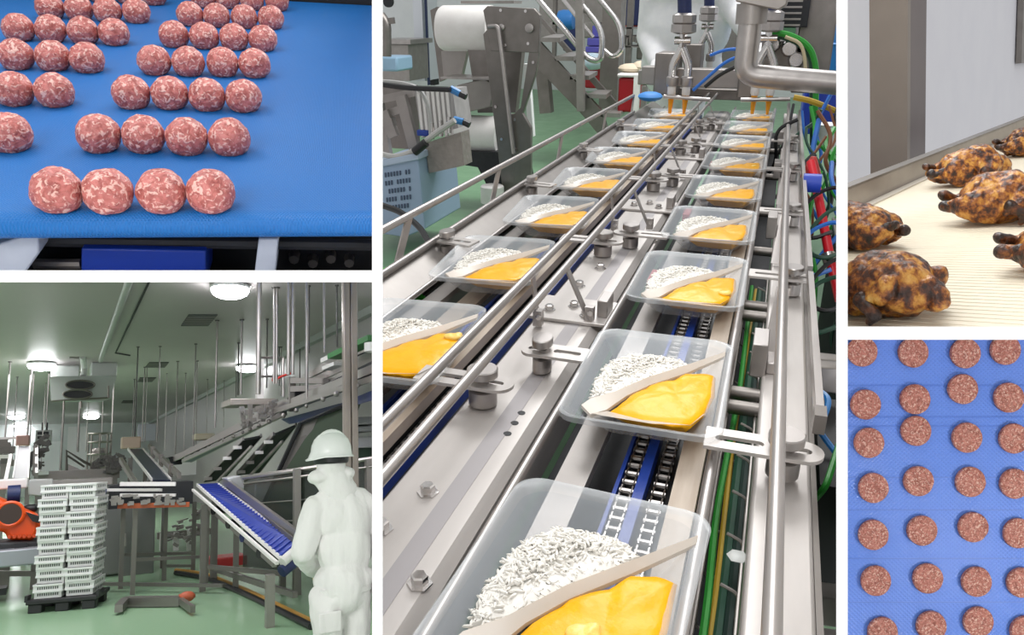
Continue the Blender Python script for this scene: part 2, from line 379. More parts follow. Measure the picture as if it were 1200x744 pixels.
# lane beds: wear strips, chain guides, dark troughs
strip('trough', -1.62, 0.14, -4.1, -4.0, DARK); strip('trough', -4.1, -2.46, -4.1, -4.0, DARK)
strip('guide_plate', -1.32, -1.08, -3.5, -3.40, STEEL_GREY); strip('guide_plate', -.43, -.24, -3.46, -3.34, BEIGE)
strip('blue_guide', -.72, -.64, -3.62, -3.44, BLUE_RAIL); strip('blue_guide', -.88, -.85, -3.62, -3.46, BLUE_RAIL)
strip('chain_bed', -.86, -.44, -3.75, -3.60, BLACK)
strip('guide_plate', -2.98, -2.80, -3.46, -3.34, BEIGE); strip('guide_plate', -3.95, -3.72, -3.44, -3.36, STEEL_GREY)
strip('guide_plate', -3.6, -3.35, -3.52, -3.45, BEIGE)
strip('blue_guide', -2.70, -2.62, -3.62, -3.5, BLUE_RAIL); strip('blue_guide', -3.22, -3.18, -3.62, -3.46, BLUE_RAIL)
strip('chain_bed', -2.78, -2.50, -3.75, -3.60, BLACK); strip('chain_bed', -3.3, -3.0, -3.75, -3.6, BLACK)
part('guide_rod', MB().tube([(-1.5, Y0, -3.2), (-1.5, Y1, -3.2)], .04, 10), STEEL, cv)
part('guide_rod', MB().tube([(-.17, Y0, -3.2), (-.17, Y1, -3.2)], .045, 10), STEEL, cv)
part('guide_rod', MB().tube([(-3.98, Y0, -3.25), (-3.98, Y1, -3.25)], .035, 10), STEEL, cv)
# side beams
strip('side_beam', .14, .56, -3.6, -3.32, PLATE, bevel=.03); strip('side_beam', .56, .6, -4.6, -3.34, STEEL_DARK)
part('side_beam', MB().prism([(-4.52, Y0, -3.12), (-4.40, Y0, -3.06), (-4.05, Y0, -3.3), (-4.05, Y0, -3.36), (-4.4, Y0, -3.14), (-4.5, Y0, -3.7), (-4.52, Y0, -3.7)], (0, Y1-Y0, 0)), STEEL_GREY, cv)
# round rails
def rail(pts, r, m=STEEL, n=12): return part('rail', MB().tube(pts, r, n, .15), m, cv)
rail([(-2.38, Y0, -2.7), (-2.42, Y1, -2.7)], .045); rail([(-2.07, Y0, -2.7), (-2.14, Y1, -2.7)], .045)
rail([(.255, Y0, -2.7), (.235, 26, -2.7)], .05)
rail([(-4.44, 2.2, -2.5), (-4.44, 25, -2.5)], .05); rail([(-4.36, 2.2, -3.0), (-4.40, 25, -3.0)], .05)
part('flat_rail', MB().bb((.54, 5.75, -3.0), (.60, 9.3, -2.86)), STEEL, cv); part('flat_rail', MB().bb((.54, 9.5, -3.0), (.60, 26, -2.86)), STEEL, cv)
part('rail_cap', MB().bb((.525, 5.6, -3.01), (.615, 5.78, -2.85)), STEEL_DARK, cv)
# rail carriers
def vpost(x, y, xr, zr, m=STEEL):
    f = part('rail_bracket', MB().beam((x, y, -3.30), (xr, y + .02, zr), .02, .12, (0, 1, 0)).beam((x, y, -3.30), (x, y, -3.12), .10, .10, (0, 1, 0)), m, cv)
    part('bolt', MB().lathe((x + .02, y - .05, -3.18), [(.035, -.03), (.035, 0.0), (.02, .01)], 6, 'y'), CHROME, f)
for y in (8.0, 12.2, 16.5, 20.8, 25): vpost(-1.78, y, -2.07, -2.7); vpost(-2.3, y - .3, -2.38, -2.7)
for y in (8.4, 11.9, 16, 20.5, 24.6): part('rail_bracket', MB().beam((-4.4, y, -3.02), (-4.44, y + .5, -2.5), .02, .16, (0, 1, 0)), STEEL, cv)
for y in (7.7, 10.9, 14.6, 19): part('rail_bracket', MB().beam((.20, y, -3.3), (.255, y + .4, -2.7), .14, .02, (0, 1, 0)), STEEL, cv)
# cross plates with bolts
bolt_me = MB().lathe((0, 0, 0), [(.075, 0), (.075, .01), (.05, .012), (.05, .06), (.04, .07)], 6).mesh('bolt', CHROME)
def bolt(x, y, z, s=1.0): return link('bolt', bolt_me, LINE, cv, (x + 1.5, y - 3, z - FZ), .3, scale=s)
for y in (8.1, 13.6, 19.0, 24.2):
    part('cross_plate', MB().bb((-2.5, y - .2, -3.325), (-1.5, y + .55, -3.285)), PLATE, cv, bevel=.008)
    part('end_block', MB().bb((-1.72, y + .0, -3.285), (-1.6, y + .35, -3.08)), STEEL, cv, bevel=.01)
    for dx, dy in ((-2.3, .05), (-2.05, .25), (-1.85, 0.0)): bolt(dx, y + dy, -3.285)
for p in ((-2.26, 3.86), (-2.14, 4.36), (-2.2, 3.42), (-1.78, 3.45), (-2.2, 9.2), (-2.1, 10.0)): bolt(p[0], p[1], -3.33, 1.1)
hole_me = MB().lathe((0, 0, 0), [(.036, 0), (.036, .004)], 14).mesh('bolt_hole', BLACK); ring_me = None
for yy in (5.36, 5.55, 5.74): link('bolt_hole', hole_me, LINE, cv, (-1.86 + 1.5, yy - 3, -3.33 - FZ))
# slotted clamps with round knobs
def slot_plate(L, W=.30, slots=True):
    'flat bar along +x from the knob, round end, two slots cut through'
    b = bmesh.new(); out = []
    for k in range(13): a = R(90 + 180*k/12); out.append((-.14 + W/2*math.cos(a), W/2*math.sin(a)))
    out += [(L, -W/2), (L, W/2)]
    holes = []
    for x0, x1 in ((-.16, .02), (.2, L - .12)):
        h = []
        for k in range(7): a = R(90 + 180*k/6); h.append((x0 + .04*math.cos(a), .04*math.sin(a)))
        for k in range(7): a = R(-90 + 180*k/6); h.append((x1 + .04*math.cos(a), .04*math.sin(a)))
        holes.append(h)
    edges = []
    for loop in [out] + holes:
        vs = [b.verts.new((x, y, 0)) for x, y in loop]
        edges += [b.edges.new((vs[i-1], vs[i])) for i in range(len(vs))]
    bmesh.ops.triangle_fill(b, use_beauty=True, edges=edges)
    r = bmesh.ops.extrude_face_region(b, geom=b.faces[:])
    bmesh.ops.translate(b, verts=[e for e in r['geom'] if isinstance(e, bmesh.types.BMVert)], vec=(0, 0, .03))
    bmesh.ops.recalc_face_normals(b, faces=b.faces); me = bpy.data.meshes.new('slotted_plate'); b.to_mesh(me); b.free(); me.materials.append(PLATE); return me
SLOT = slot_plate(.62)
knob_me = MB().lathe((0, 0, 0), [(.045, -.02), (.045, .05), (.13, .055), (.14, .065), (.14, .13), (.13, .14)], 24).mesh('knob', STEEL)
post_me = MB().lathe((0, 0, -.19), [(.13, 0), (.13, .14), (.115, .15), (.06, .155), (.06, .19)], 20).mesh('standoff', STEEL)
def clamp(x, y, z, rz, length=1.0):
    o = link('slotted_plate', SLOT, LINE, cv, (x + 1.5, y - 3, z - FZ), rz, scale=(length, 1, 1))
    link('knob', knob_me, LINE, o, (0, 0, .02)); link('standoff', post_me, LINE, o, (0, 0, 0)); return o
clamp(-2.24, 5.78, -3.12, R(180)); clamp(-1.93, 6.62, -3.12, 0.0, .72)
for y in (10.6, 15.2, 19.4, 23.5): clamp(-2.2, y, -3.12, R(180)); clamp(-1.9, y + .55, -3.12, 0.0, .9)
clamp(.34, 5.38, -3.08, R(180), .95)
for y in (9.7, 13.2, 17, 21): clamp(.40, y, -3.1, R(180), .85)
for y in (9.6, 13.6, 17.6, 22): clamp(-4.22, y, -3.02, R(-8), .7)
# right side: blocks, rollers, basket tray with cables
for y in (7.2, 12.4, 17.3, 22): part('clamp_block', MB().bb((.02, y, -3.35), (.17, y + .45, -3.0)).bb((.17, y + .05, -3.32), (.34, y + .35, -3.2)), STEEL, cv, bevel=.01)
for y in (6.7, 7.0, 9.15, 9.5, 12.0, 14.5, 18, 21.5): part('roller', MB().tube([(-.16, y, -3.45), (.14, y, -3.45)], .07, 14), STEEL_DARK, cv)
cable_tray = thing('wire_cable_tray', 'wire basket tray holding green and dark cables beside the right lane', 'cable tray', LINE, (0, 3, -3.9))
for k in range(15):
    y = 3.1 + k*.55
    part('wire_hoop', MB().tube([(-.13, y, -3.5), (-.13, y, -3.85), (.12, y, -3.85), (.12, y, -3.5), (.0, y, -3.45)], .012, 6, .05), STEEL_GREY, cable_tray)
for x, z in ((-.13, -3.5), (.12, -3.5), (0, -3.86)): part('wire_rail', MB().tube([(x, 2.6, z), (x, 11, z)], .012, 6), STEEL_GREY, cable_tray)
def cable(name, label, pts, r, m, bay=LINE, group=None, cat='cable'):
    return solo(name, label, cat, MB().tube(pts, r, 7, .4, 6), m, bay, group)
cable('green_cable', 'bright green cable lying on the left side of the wire tray', [(-.09, 2.6, -3.7), (-.06, 4, -3.62), (-.10, 5.3, -3.7), (-.05, 7.5, -3.66), (-.08, 11, -3.7)], .028, GREEN_CABLE)
cable('yellow_cable', 'mustard yellow cable in the wire tray, beside the bright green one', [(-.045, 2.6, -3.76), (-.02, 4.4, -3.72), (-.05, 6.5, -3.76), (-.02, 11, -3.74)], .024, YELLOW_CABLE)
cable('dark_green_hose', 'thick dark green hose in the middle of the wire tray', [(.02, 2.6, -3.74), (.03, 11, -3.74)], .042, DGREEN)
cable('dark_hose', 'thick near-black hose against the right of the wire tray', [(.085, 2.6, -3.72), (.09, 11, -3.72)], .036, mat('hose_black', '#20332e', .45))
solo('plastic_tag', 'white hexagonal plastic tag hanging on the wire tray', 'tag', MB().lathe((0.08799, 4.571, -3.5), [(.06, 0), (.075, .01), (.06, .02)], 6), mat('tag_plastic', '#c4c7c4', .4), LINE)
cable('looped_green_cable', 'green cable hanging in a long loop off the right side beam', [(0.9218, 6.925, -3.6), (0.7394, 5.998, -3.7), (0.6819, 6.088, -3.9)], .03, GREEN_CABLE)
# roller chains
link_me = MB().box((-.042, 0, 0), (.012, .105, .055)).box((.042, 0, 0), (.012, .105, .055)).lathe((-.055, 0, 0), [(.026, 0), (.026, .11)], 8, 'x').mesh('chain_link', mat('chain_steel', '#9a9693', .28, .9))
def chain(x, z, label, y0, y1):
    t = thing('roller_chain', label, 'chain', LINE, (x, y0, z), 'drive chains under the trays')
    n = int((y1-y0)/.125)
    for k in range(n): link('chain_link', link_me, LINE, t, (0, k*.125, 0))
    far = MB()
    for k in range(int((Y1 - y1)/.25)): far.box((x, y1 + k*.25, z), (.09, .11, .05))
    part('far_links', far, STEEL_GREY, t, kind='stuff')
chain(-.785, -3.5, 'roller chain on the left of the blue guide in the right lane', 2.6, 14)
chain(-.55, -3.56, 'roller chain on the right of the blue guide in the right lane', 2.6, 14)
chain(-2.75, -3.54, 'roller chain running beside the centre beam in the left lane', 4, 14)
chain(-3.1, -3.5, 'roller chain under the middle of the left lane trays', 6, 15)
# legs under the frame
for x in (-4.3, .5):
    for y in (5, 12, 19, 26): part('leg', MB().bb((x - .1, y - .1, FZ), (x + .1, y + .1, -3.6)), STEEL_DARK, cv)
strip('lower_beam', -4.5, -4.4, -4.6, -3.7, STEEL_DARK)
for y in (6.2, 10, 15): part('red_block', MB().bb((-1.42, y + 3.6, -3.5), (-1.3, y + 4.1, -3.36)), RED, cv)
# lower frame to the right of the line
fr = thing('side_frame', 'dark steel frame with cross bars on the floor at right of the line', 'frame', LINE, (1.2, 4, FZ))
for a, b in (((.62, 4.6, -4.2), (2.6, 4.9, -4.2)), ((.62, 5.6, -4.6), (2.6, 5.9, -4.6)), ((.62, 8.2, -3.7), (2.6, 8.4, -3.7)), ((.62, 8.9, -3.9), (2.6, 9, -3.9))): part('cross_bar', MB().beam(a, b, .2, .3), STEEL_GREY, fr, bevel=.02)
part('panel', MB().bb((.75, 6.5, -5.4), (2.4, 8.3, -4.0)), BLACK, fr)
cable('blue_hose', 'bright blue air hose curling at the far right edge of the line', [(0.6292, 7.16, -3.5), (0.7141, 7.416, -3.5), (0.7866, 7.251, -3.5), (0.747, 7.036, -3.6), (0.703, 7.218, -3.8), (0.9811, 6.917, -4)], .03, mat('air_hose', '#2b7fc4', .35))
# green handled tool at the left edge
cable('green_strap', 'bright green plastic strap under the left side rail', [(-5.114, 9.396, -3.5), (-4.436, 8.78, -3.5), (-4.116, 8.62, -3.6)], .07, mat('lime', '#45d13a', .4), cat='strap')
# ---------------------------------------------------------------- far end of the ready-meal line
def sheet(mb, pts, d, axis=1):
    'an outline at its own depth with real thickness d behind it'
    e = [0, 0, 0]; e[axis] = d; return mb.prism(pts, e)
def pbox(mb, a, b, d):
    return mb.bb(a, (b[0], (a[1] + b[1])/2 + d, b[2]))
WALLP = mat('pale_wall_panel', '#dcdfe0', .5, 0, '#d2d6d8', 1, .6)
mb = MB().bb((-75, 78, FZ), (25, 78.5, 25)); struct('wall_back', mb, WALLP, LINE)
# filler: nozzles, manifolds, beam
fb = thing('filler_beam', 'grey steel filler beam across both lanes behind the sauce nozzles', 'filling machine', LINE, (-1.5, 27.5, -3))
m1 = MB(); pbox(m1, (-3.828, 27.00, -1.792), (-1.193, 27.00, -2.37), .8); part('beam', m1, STEEL_GREY, fb, bevel=.03)
m1 = MB(); pbox(m1, (-4.083, 26.60, -1.294), (-3.373, 26.60, -2.617), 1.6); part('side_bracket', m1, STEEL_DARK, fb, bevel=.05)
m1 = MB(); pbox(m1, (-3.309, 28.00, -1.073), (-2.75, 28.00, -1.943), 1.0); part('block', m1, STEEL_DARK, fb, bevel=.03)
m1 = MB(); pbox(m1, (-1.389, 26.60, -1.818), (-0.9307, 26.60, -2.644), 1.2); part('side_bracket', m1, STEEL_DARK, fb, bevel=.05)
m1 = MB(); pbox(m1, (-4.571, 27.00, -1.754), (-3.845, 27.00, -2.338), .8); part('junction_box', m1, STEEL_GREY, fb, bevel=.03)
def px_tube(mb, pts, r, n=10, rad=0): return mb.tube(pts, r, n, rad)
SAUCE = mat('sauce_stream', '#e79a10', .2, coat=.3)
def nozzle(label, p, Y=25.2, k=1.0):
    x, z = p[0], p[2]
    t = thing('sauce_nozzle', label, 'nozzle', LINE, (x, Y, z), 'twin sauce nozzles')
    def lathe2(prof, n=10):
        mb = MB()
        for dx in (-.22, .22): mb.lathe((x + dx*k, Y, z), [(r*k, q*k) for r, q in prof], n)
        return mb
    for dx in (-.22, .22): part('tip', MB().lathe((x + dx*k, Y, z), [(.10*k, 0), (.13*k, .06*k), (.13*k, .28*k)], 12), WHITE_FILM, t)
    part('collar', lathe2([(.17, .28), (.19, .32), (.19, .54), (.15, .58)]), STEEL, t)
    P3 = lambda dx, q: (x + dx*k, Y, z + q*k)
    part('splitter', MB().tube([P3(-.22, .55), P3(-.24, .9), P3(0, 1.4)], .13*k, 10, .2).tube([P3(.22, .55), P3(.24, .9), P3(0, 1.4)], .13*k, 10, .2), CHROME, t)
    part('valve', MB().tube([P3(0, 1.35), P3(0, 1.85)], .11*k).tube([P3(-.24, 1.62), P3(.24, 1.62)], .12*k, 10), CHROME, t)
    part('coupling', MB().lathe((x, Y, z), [(.2*k, 1.8*k), (.38*k, 1.86*k), (.38*k, 2.08*k), (.32*k, 2.1*k), (.36*k, 2.13*k), (.36*k, 2.34*k), (.24*k, 2.4*k)], 8), STEEL, t, angle=20)
    part('hose', MB().tube([P3(0, 2.36), P3(-.06, 3.0), P3(-.3, 4.6)], .21*k, 12, .4), NAVY, t)
    part('sauce_stream', MB().tube([P3(-.22, .02), (x - .23*k, Y, z - .55)], .10*k, 8, r2=.05).tube([P3(.22, .02), (x + .21*k, Y, z - .55)], .11*k, 8, r2=.04), SAUCE, t)
nozzle('twin-tip steel nozzle pouring sauce into the left lane', (-3.064, 25.20, -2.475))
nozzle('twin-tip sauce nozzle over the right lane, half hidden by the thick pipe', (-0.5715, 25.20, -2.395))
nozzle('further twin nozzle under a blue hose, in front of the white coat', (-2.759, 29.50, -1.927), 29.5, .86)
m1 = MB(); pbox(m1, (-3.575, 28.50, -2.541), (-1.33, 28.50, -2.901), .6); part('lower_beam', m1, STEEL_DARK, fb, bevel=.03)
solo('nozzle_bar', 'thin steel bar below the left nozzle tips', 'bar', MB().tube([(-3.484, 25.00, -2.495), (-2.075, 25.00, -2.551)], .06), STEEL, LINE)
solo('nozzle_bar', 'thin steel bar below the right nozzle tips', 'bar', MB().tube([(-1.169, 25.00, -2.52), (0.2427, 25.00, -2.448)], .06), STEEL, LINE)
# thick product pipe
pp = thing('product_pipe', 'thick bent stainless pipe crossing above the right lane', 'pipe', LINE, (-0.7064, 19.00, -1.515))
part('pipe', MB().tube([(-0.8632, 19.00, 0.3818), (-0.8549, 19.00, -0.6747), (-0.8718, 19.00, -1.37), (1.452, 19.00, -1.511)], .255, 20, 1.1, 10), STEEL, pp, angle=60)
part('collar', MB().tube([(-0.8541, 19.00, 0.1395), (-0.8434, 19.00, -0.2816)], .34, 18), STEEL_GREY, pp)
m1 = MB(); sheet(m1, [(-1.22, 18.60, 0.4101), (-1.196, 18.60, 0.1717), (-0.2941, 18.60, 0), (-0.1335, 18.60, 0.1012), (-0.12, 18.60, 0.4021)], 1.4); part('housing', m1, STEEL_GREY, pp, bevel=.03)
# control column and right hand clutter
cc = thing('control_column', 'grey steel column with a vented box above the thick pipe', 'cabinet', LINE, (0.6942, 27.00, -2.211))
m1 = MB(); pbox(m1, (0.2461, 27.00, 0.5806), (1.311, 27.00, -2.453), 1.5); part('column', m1, STEEL_DARK, cc, bevel=.04)
m1 = MB(); pbox(m1, (-0.4158, 26.50, 0.5747), (0.4793, 26.50, -0.4815), 1.2); part('vent_box', m1, DARK, cc, bevel=.03)
for k in range(5):
    m1 = MB(); pbox(m1, (-0.2814, 26.45, 0.2876), (0.2615, 26.45, 0.2334), .05)
    m1.v = [(x, y, z - k*.17) for x, y, z in m1.v]; part('vent_slat', m1, STEEL_GREY, cc)
m1 = MB(); pbox(m1, (-0.5342, 26.50, -0.4878), (0.1615, 26.50, -0.6789), .6); part('terminal_box', m1, mat('green_box', '#5f8f6c', .5), cc, bevel=.03)
m1 = MB(); pbox(m1, (-0.8049, 27.00, -0.903), (0.5157, 27.00, -1.827), 1.2); part('valve_block', m1, STEEL_DARK, cc, bevel=.05)
m1 = MB()
for p in ((0.04217, 26.80, -1.112), (-0.4802, 26.80, -0.9935), (0.2858, 26.80, -1.437)): m1.lathe(p, [(.2, -.1), (.26, 0), (.26, .25), (.15, .3)], 12, 'y')
part('fittings', m1, CHROME, cc)
solo('blue_drum', 'bright blue plastic drum right of the steel column', 'drum', MB().lathe((1.851, 31.00, -2.04), [(.75, 0), (.85, .1), (.85, .9), (.9, .95), (.85, 1.0), (.85, 1.75), (.6, 1.95), (.3, 2.0)], 20), mat('drum_blue', '#2d86cf', .4), LINE)
solo('deep_blue_bin', 'deep blue bin behind the tangle of cables', 'bin', pbox(MB(), (0.7926, 32.00, -2.621), (2.732, 32.00, -4.422), 3), BLUE_PAINT, LINE, bevel=.1)
solo('white_bucket', 'white bucket on the floor behind the cable tangle', 'bucket', MB().lathe((1.65, 29.00, -4.338), [(.4, 0), (.5, .7), (.52, .72)], 16), WHITE, LINE)
dc = thing('dark_filler', 'low black block added under the cables to darken the right edge', 'cabinet', LINE, (2.6, 12, FZ))  # added block standing in for the dark area right of the line
part('body', MB().bb((1.5, 11, FZ), (5, 19, -4.6)), DARK, dc, bevel=.05); part('lid', MB().bb((1.45, 10.95, -4.6), (5.05, 19.05, -4.5)), STEEL_DARK, dc)
G = 'hoses and cables right of the line'
BLUE_HOSE = mat('blue_hose', '#2c6fc9', .35); BLK = mat('black_cable', '#17181a', .4)
cable('air_hose', 'blue air hose sweeping up to the thick pipe from the left nozzle', [(-2.612, 25.00, -2.29), (-2.189, 25.00, -1.877), (-1.731, 25.00, -1.425), (-1.21, 25.00, -1.223)], .05, BLUE_HOSE)
cable('air_hose', 'short blue air hose above the longer one, by the white coat', [(-2.283, 26.00, -1.314), (-1.835, 26.00, -1.131), (-1.277, 26.00, -1.098)], .05, BLUE_HOSE)
cable('black_cable', 'black cable curving beside the blue air hose left of the pipe', [(-2.218, 24.50, -2.135), (-1.785, 24.50, -1.734), (-1.16, 24.50, -1.434)], .06, BLK)
cable('green_cable', 'thick green cable arching over the pipe beside the column', [(-0.4999, 25.50, -0.5877), (0.1139, 25.50, -0.7009), (0.6284, 25.50, -1.003), (0.8755, 25.50, -1.596), (1.065, 25.50, -3.322)], .09, GREEN_CABLE)
cable('dark_green_cable', 'dark green cable under the green arch', [(-0.4465, 25.70, -0.6637), (0.2532, 25.70, -0.8481), (0.7168, 25.70, -1.273), (1.095, 25.70, -3.864)], .10, DGREEN)
cable('beige_cable', 'beige cable arching inside the green ones', [(-0.1208, 25.30, -0.7211), (0.3261, 25.30, -0.881), (0.4908, 25.30, -1.233), (0.575, 25.30, -1.686)], .05, mat('beige_cable', '#c9bd9a', .5))
cable('yellow_cable', 'yellow cable running right from the nozzle bar', [(0.3054, 23.00, -2.204), (0.7536, 23.00, -2.279), (1.21, 23.00, -2.442), (1.779, 23.00, -2.667)], .08, YELLOW_CABLE)
rh = thing('red_hose', 'bright red hose with a steel coupler falling along the right edge', 'hose', LINE, (1.417, 14.00, -4.761))
part('tube', MB().tube([(0.68, 16.00, -2.732), (0.8556, 15.50, -3.2), (1.163, 14.50, -4.142), (1.407, 14.00, -4.795)], .085, 10, .5), mat('hose_red', '#cf1526', .35), rh)
part('coupler', MB().tube([(1.124, 14.45, -4.083), (1.183, 14.35, -4.224)], .12, 12), CHROME, rh)
solo('red_cone', 'small red plastic funnel beside the cable tangle', 'funnel', MB().lathe((0.7428, 16.50, -3.123), [(.2, 0), (.19, .08), (.08, .36), (.05, .42)], 14), mat('funnel_red', '#b33a36', .4), LINE)
solo('blue_roller', 'deep blue cylinder lying across the red hose', 'roller', MB().tube([(0.5564, 15.00, -2.941), (0.8643, 15.00, -2.936)], .17, 14), BLUE_PAINT, LINE)
random.seed(11)
tangle = [('black', BLK, 0), ('blue', BLUE_HOSE, 1), ('green', GREEN_CABLE, 2), ('dark green', DGREEN, 3), ('brown', mat('brown_cable', '#7a4a2a', .5), 4)]
start = [(0.3143, 22.00, -2.28), (0.5469, 22.00, -2.445), (0.7412, 22.00, -2.33), (0.9986, 22.00, -2.385), (1.195, 22.00, -2.313), (0.4489, 21.00, -2.545), (0.9481, 21.00, -2.525), (1.333, 21.00, -2.716), (0.6452, 20.00, -2.614), (1.11, 20.00, -2.793), (0.8724, 19.00, -3.046), (1.195, 18.00, -3.049), (0.9428, 17.00, -3.065), (1.234, 16.00, -3.362), (0.88, 21.00, -2.321), (1.445, 22.00, -2.198), (1.26, 23.00, -2.041), (1.522, 20.00, -2.773)]
where = ['beside the right nozzle bar', 'under the yellow cable', 'below the column', 'in front of the deep blue bin', 'near the right edge']
tang = thing('cable_bundle', 'tangled bundle of coloured air hoses and cables hanging at right of the line', 'cables', LINE, (2, 20, FZ))
for k, p in enumerate(start):
    n_, m_, _q = tangle[k % 5]; p = Vector(p); pts = [p]
    for j in range(5):
        p = p + Vector((random.uniform(-.5, .55), random.uniform(-.7, .1), random.uniform(-.9, -.25))); pts.append(p)
    part('cable', MB().tube(pts, random.choice((.035, .05, .065)), 6, .45, 5), m_, tang, n_ + ' cable')
for k, p in enumerate(((0.9148, 15.00, -3.297), (1.115, 14.50, -3.51), (0.9143, 14.00, -3.709), (1.206, 13.50, -4.146), (1.046, 13.00, -4.378))):
    p = Vector(p); part('cable', MB().tube([p + Vector((.4*math.cos(a*.9), .3*math.sin(a*.9), .35*math.sin(a*.9 + .6) - a*.06)) for a in range(7)], .04, 6, .2), (BLK, DGREEN, BLUE_HOSE)[k % 3], tang, 'looped cable')
# film reel machine on the left
fm = thing('film_machine', 'tall grey steel film unwinder holding white reels, left of the line', 'packing machine', LINE, (-9.503, 28.00, -6.805))
m1 = MB(); sheet(m1, [(-10.61, 28.00, 0), (-10.45, 28.00, 0.1428), (-8.674, 28.00, 0.05609), (-8.45, 28.00, -0.1684), (-8.496, 28.00, -1.428), (-10.33, 28.00, -1.397)], .25)
sheet(m1, [(-10.63, 28.02, -0.812), (-10.33, 28.02, -0.5183), (-10.07, 28.02, -0.5747), (-9.3, 28.02, -6.794), (-9.864, 28.02, -6.836), (-10.32, 28.02, -3.221)], .22)
sheet(m1, [(-8.855, 28.01, -1.376), (-8.5, 28.01, -1.37), (-8.588, 28.01, -2.107), (-9.07, 28.01, -3.547), (-9.507, 28.01, -3.689), (-9.171, 28.01, -3.365)], .22)
sheet(m1, [(-9.608, 28.01, -3.63), (-9.103, 28.01, -3.548), (-8.764, 28.01, -4.095), (-8.739, 28.01, -6.75), (-9.366, 28.01, -6.797)], .22)
part('side_plate', m1, STEEL_DARK, fm, bevel=.02)
part('tube_handle', MB().tube([(-10.35, 27.80, -0.5436), (-9.954, 27.80, -0.5126), (-9.828, 27.80, -1.381), (-9.367, 27.80, -5.045)], .08, 8, .3), STEEL, fm)
for p in ((-9.917, 27.98, 0), (-8.984, 27.98, -0.02816), (-8.88, 27.98, -1.113), (-9.759, 27.98, -1.182), (-10.14, 27.98, -3.366), (-9.909, 27.98, -4.556), (-9.325, 27.98, -4.911), (-9.395, 27.98, -3.805), (-8.68, 27.98, -1.752)):
    part('bolt', MB().lathe(p, [(.06, -.04), (.06, .02)], 6, 'y'), CHROME, fm)
part('bearing', MB().lathe((-8.82, 27.98, -0.5948), [(.1, -.12), (.16, -.1), (.16, .03)], 14, 'y'), STEEL, fm); part('bearing', MB().lathe((-9.888, 27.98, -0.5728), [(.08, -.08), (.12, -.06), (.12, .03)], 14, 'y'), STEEL, fm)
m1 = MB(); sheet(m1, [(-14.06, 31.00, 0), (-13.75, 31.00, 0.1292), (-13.44, 31.00, -1.577), (-13.40, 31.00, -2.661), (-13.75, 31.00, -2.808)], .25); part('side_plate', m1, STEEL_DARK, fm)
a = (-13.07, 29.80, -0.6574); b = (-10.92, 29.80, -0.6743)
part('film_reel', MB().lathe((a[0], a[1] , a[2]), [(.5, 0), (.78, .04), (.84, .14), (.84, b[0]-a[0])], 32, 'x'), WHITE_FILM, fm, 'white film reel held between the side plates')
a = (-12.35, 29.20, -4.616); b = (-10.41, 29.20, -4.658)
part('film_reel', MB().lathe((a[0], a[1] , a[2]), [(.4, 0), (.68, .04), (.74, .1), (.74, b[0]-a[0])], 32, 'x'), WHITE_FILM, fm, 'lower white film reel')
m1 = MB(); sheet(m1, [(-11.84, 29.50, -1.424), (-9.6, 29.50, -1.391), (-9.87, 29.50, -3.748), (-11.46, 29.50, -3.809)], .4); part('chute', m1, STEEL_DARK, fm)
m1 = MB(); sheet(m1, [(-13.37, 30.40, -1.55), (-12.24, 30.40, -1.533), (-12.53, 30.40, -2.594), (-13.29, 30.40, -2.613)], .3); part('back_plate', m1, STEEL_GREY, fm)
m1 = MB(); sheet(m1, [(-11.97, 28.60, -2.698), (-10.81, 28.60, -2.415), (-10.46, 28.60, -2.656), (-10.57, 28.60, -3.449), (-11.90, 28.60, -3.789)], 1.4); part('feed_arm', m1, STEEL_GREY, fm, bevel=.03)
m1 = MB(); pbox(m1, (-12.60, 28.50, -2.39), (-10.56, 28.50, -2.464), 1.5); part('shelf', m1, STEEL, fm)
m1 = MB(); sheet(m1, [(-11.96, 28.40, -5.219), (-9.639, 28.40, -5.093), (-9.212, 28.40, -7.007), (-10.54, 28.40, -6.761), (-11.07, 28.40, -5.774), (-11.98, 28.40, -5.693)], 2); part('base_block', m1, DARK, fm)
part('foot', MB().lathe((-10.10, 27.40, -6.885), [(.45, 0), (.45, .62), (.4, .66)], 20), WHITE_FILM, fm, 'white round foot')
m1 = MB(); pbox(m1, (-12.29, 30.00, 0.3395), (-10.11, 30.00, 0.2419), 1); part('top_plate', m1, STEEL_GREY, fm)
m1 = MB(); sheet(m1, [(-10.05, 31.00, -2.015), (-9.832, 31.00, -2.011), (-9.585, 31.00, -4.875), (-9.808, 31.00, -4.885)], .3); part('rear_panel', m1, WHITE, fm)
# gripper head at far left
gh = thing('gripper_head', 'pneumatic gripper head with clear ribbed block and blue fittings at far left', 'machine', LINE, (-10.77, 23.00, -4.898))
m1 = MB(); sheet(m1, [(-11.07, 23.00, -2.367), (-9.777, 23.00, -2.302), (-9.609, 23.00, -3.471), (-10.90, 23.00, -3.854)], 1.2); part('ribbed_block', m1, mat('frosted_block', '#b7b4b3', .35, 0, '#8e8b8a', 3, .8, (6, 1, .2)), gh)
for k in range(7):
    m1 = MB(); sheet(m1, [(-10.99, 22.95, -2.334), (-10.90, 22.95, -2.331), (-10.79, 22.95, -3.787), (-10.88, 22.95, -3.819)], .1); m1.v = [(x + k*.165, y, z + k*.012) for x, y, z in m1.v]; part('rib', m1, WHITE_FILM, gh)
m1 = MB(); sheet(m1, [(-10.60, 22.60, -3.943), (-9.359, 22.60, -3.537), (-9.27, 22.60, -4.569), (-10.50, 22.60, -4.89)], .7); part('pad', m1, mat('crumpled_bag', '#a59d98', .45, .3, '#8a827d', 4, .8, bump=.8, bscale=6), gh)
for p in ((-10.28, 22.50, -3.778), (-9.987, 22.50, -3.684), (-9.692, 22.50, -3.565)): part('suction_rod', MB().tube([p, (p[0], p[1], p[2] + .5)], .06), CHROME, gh)
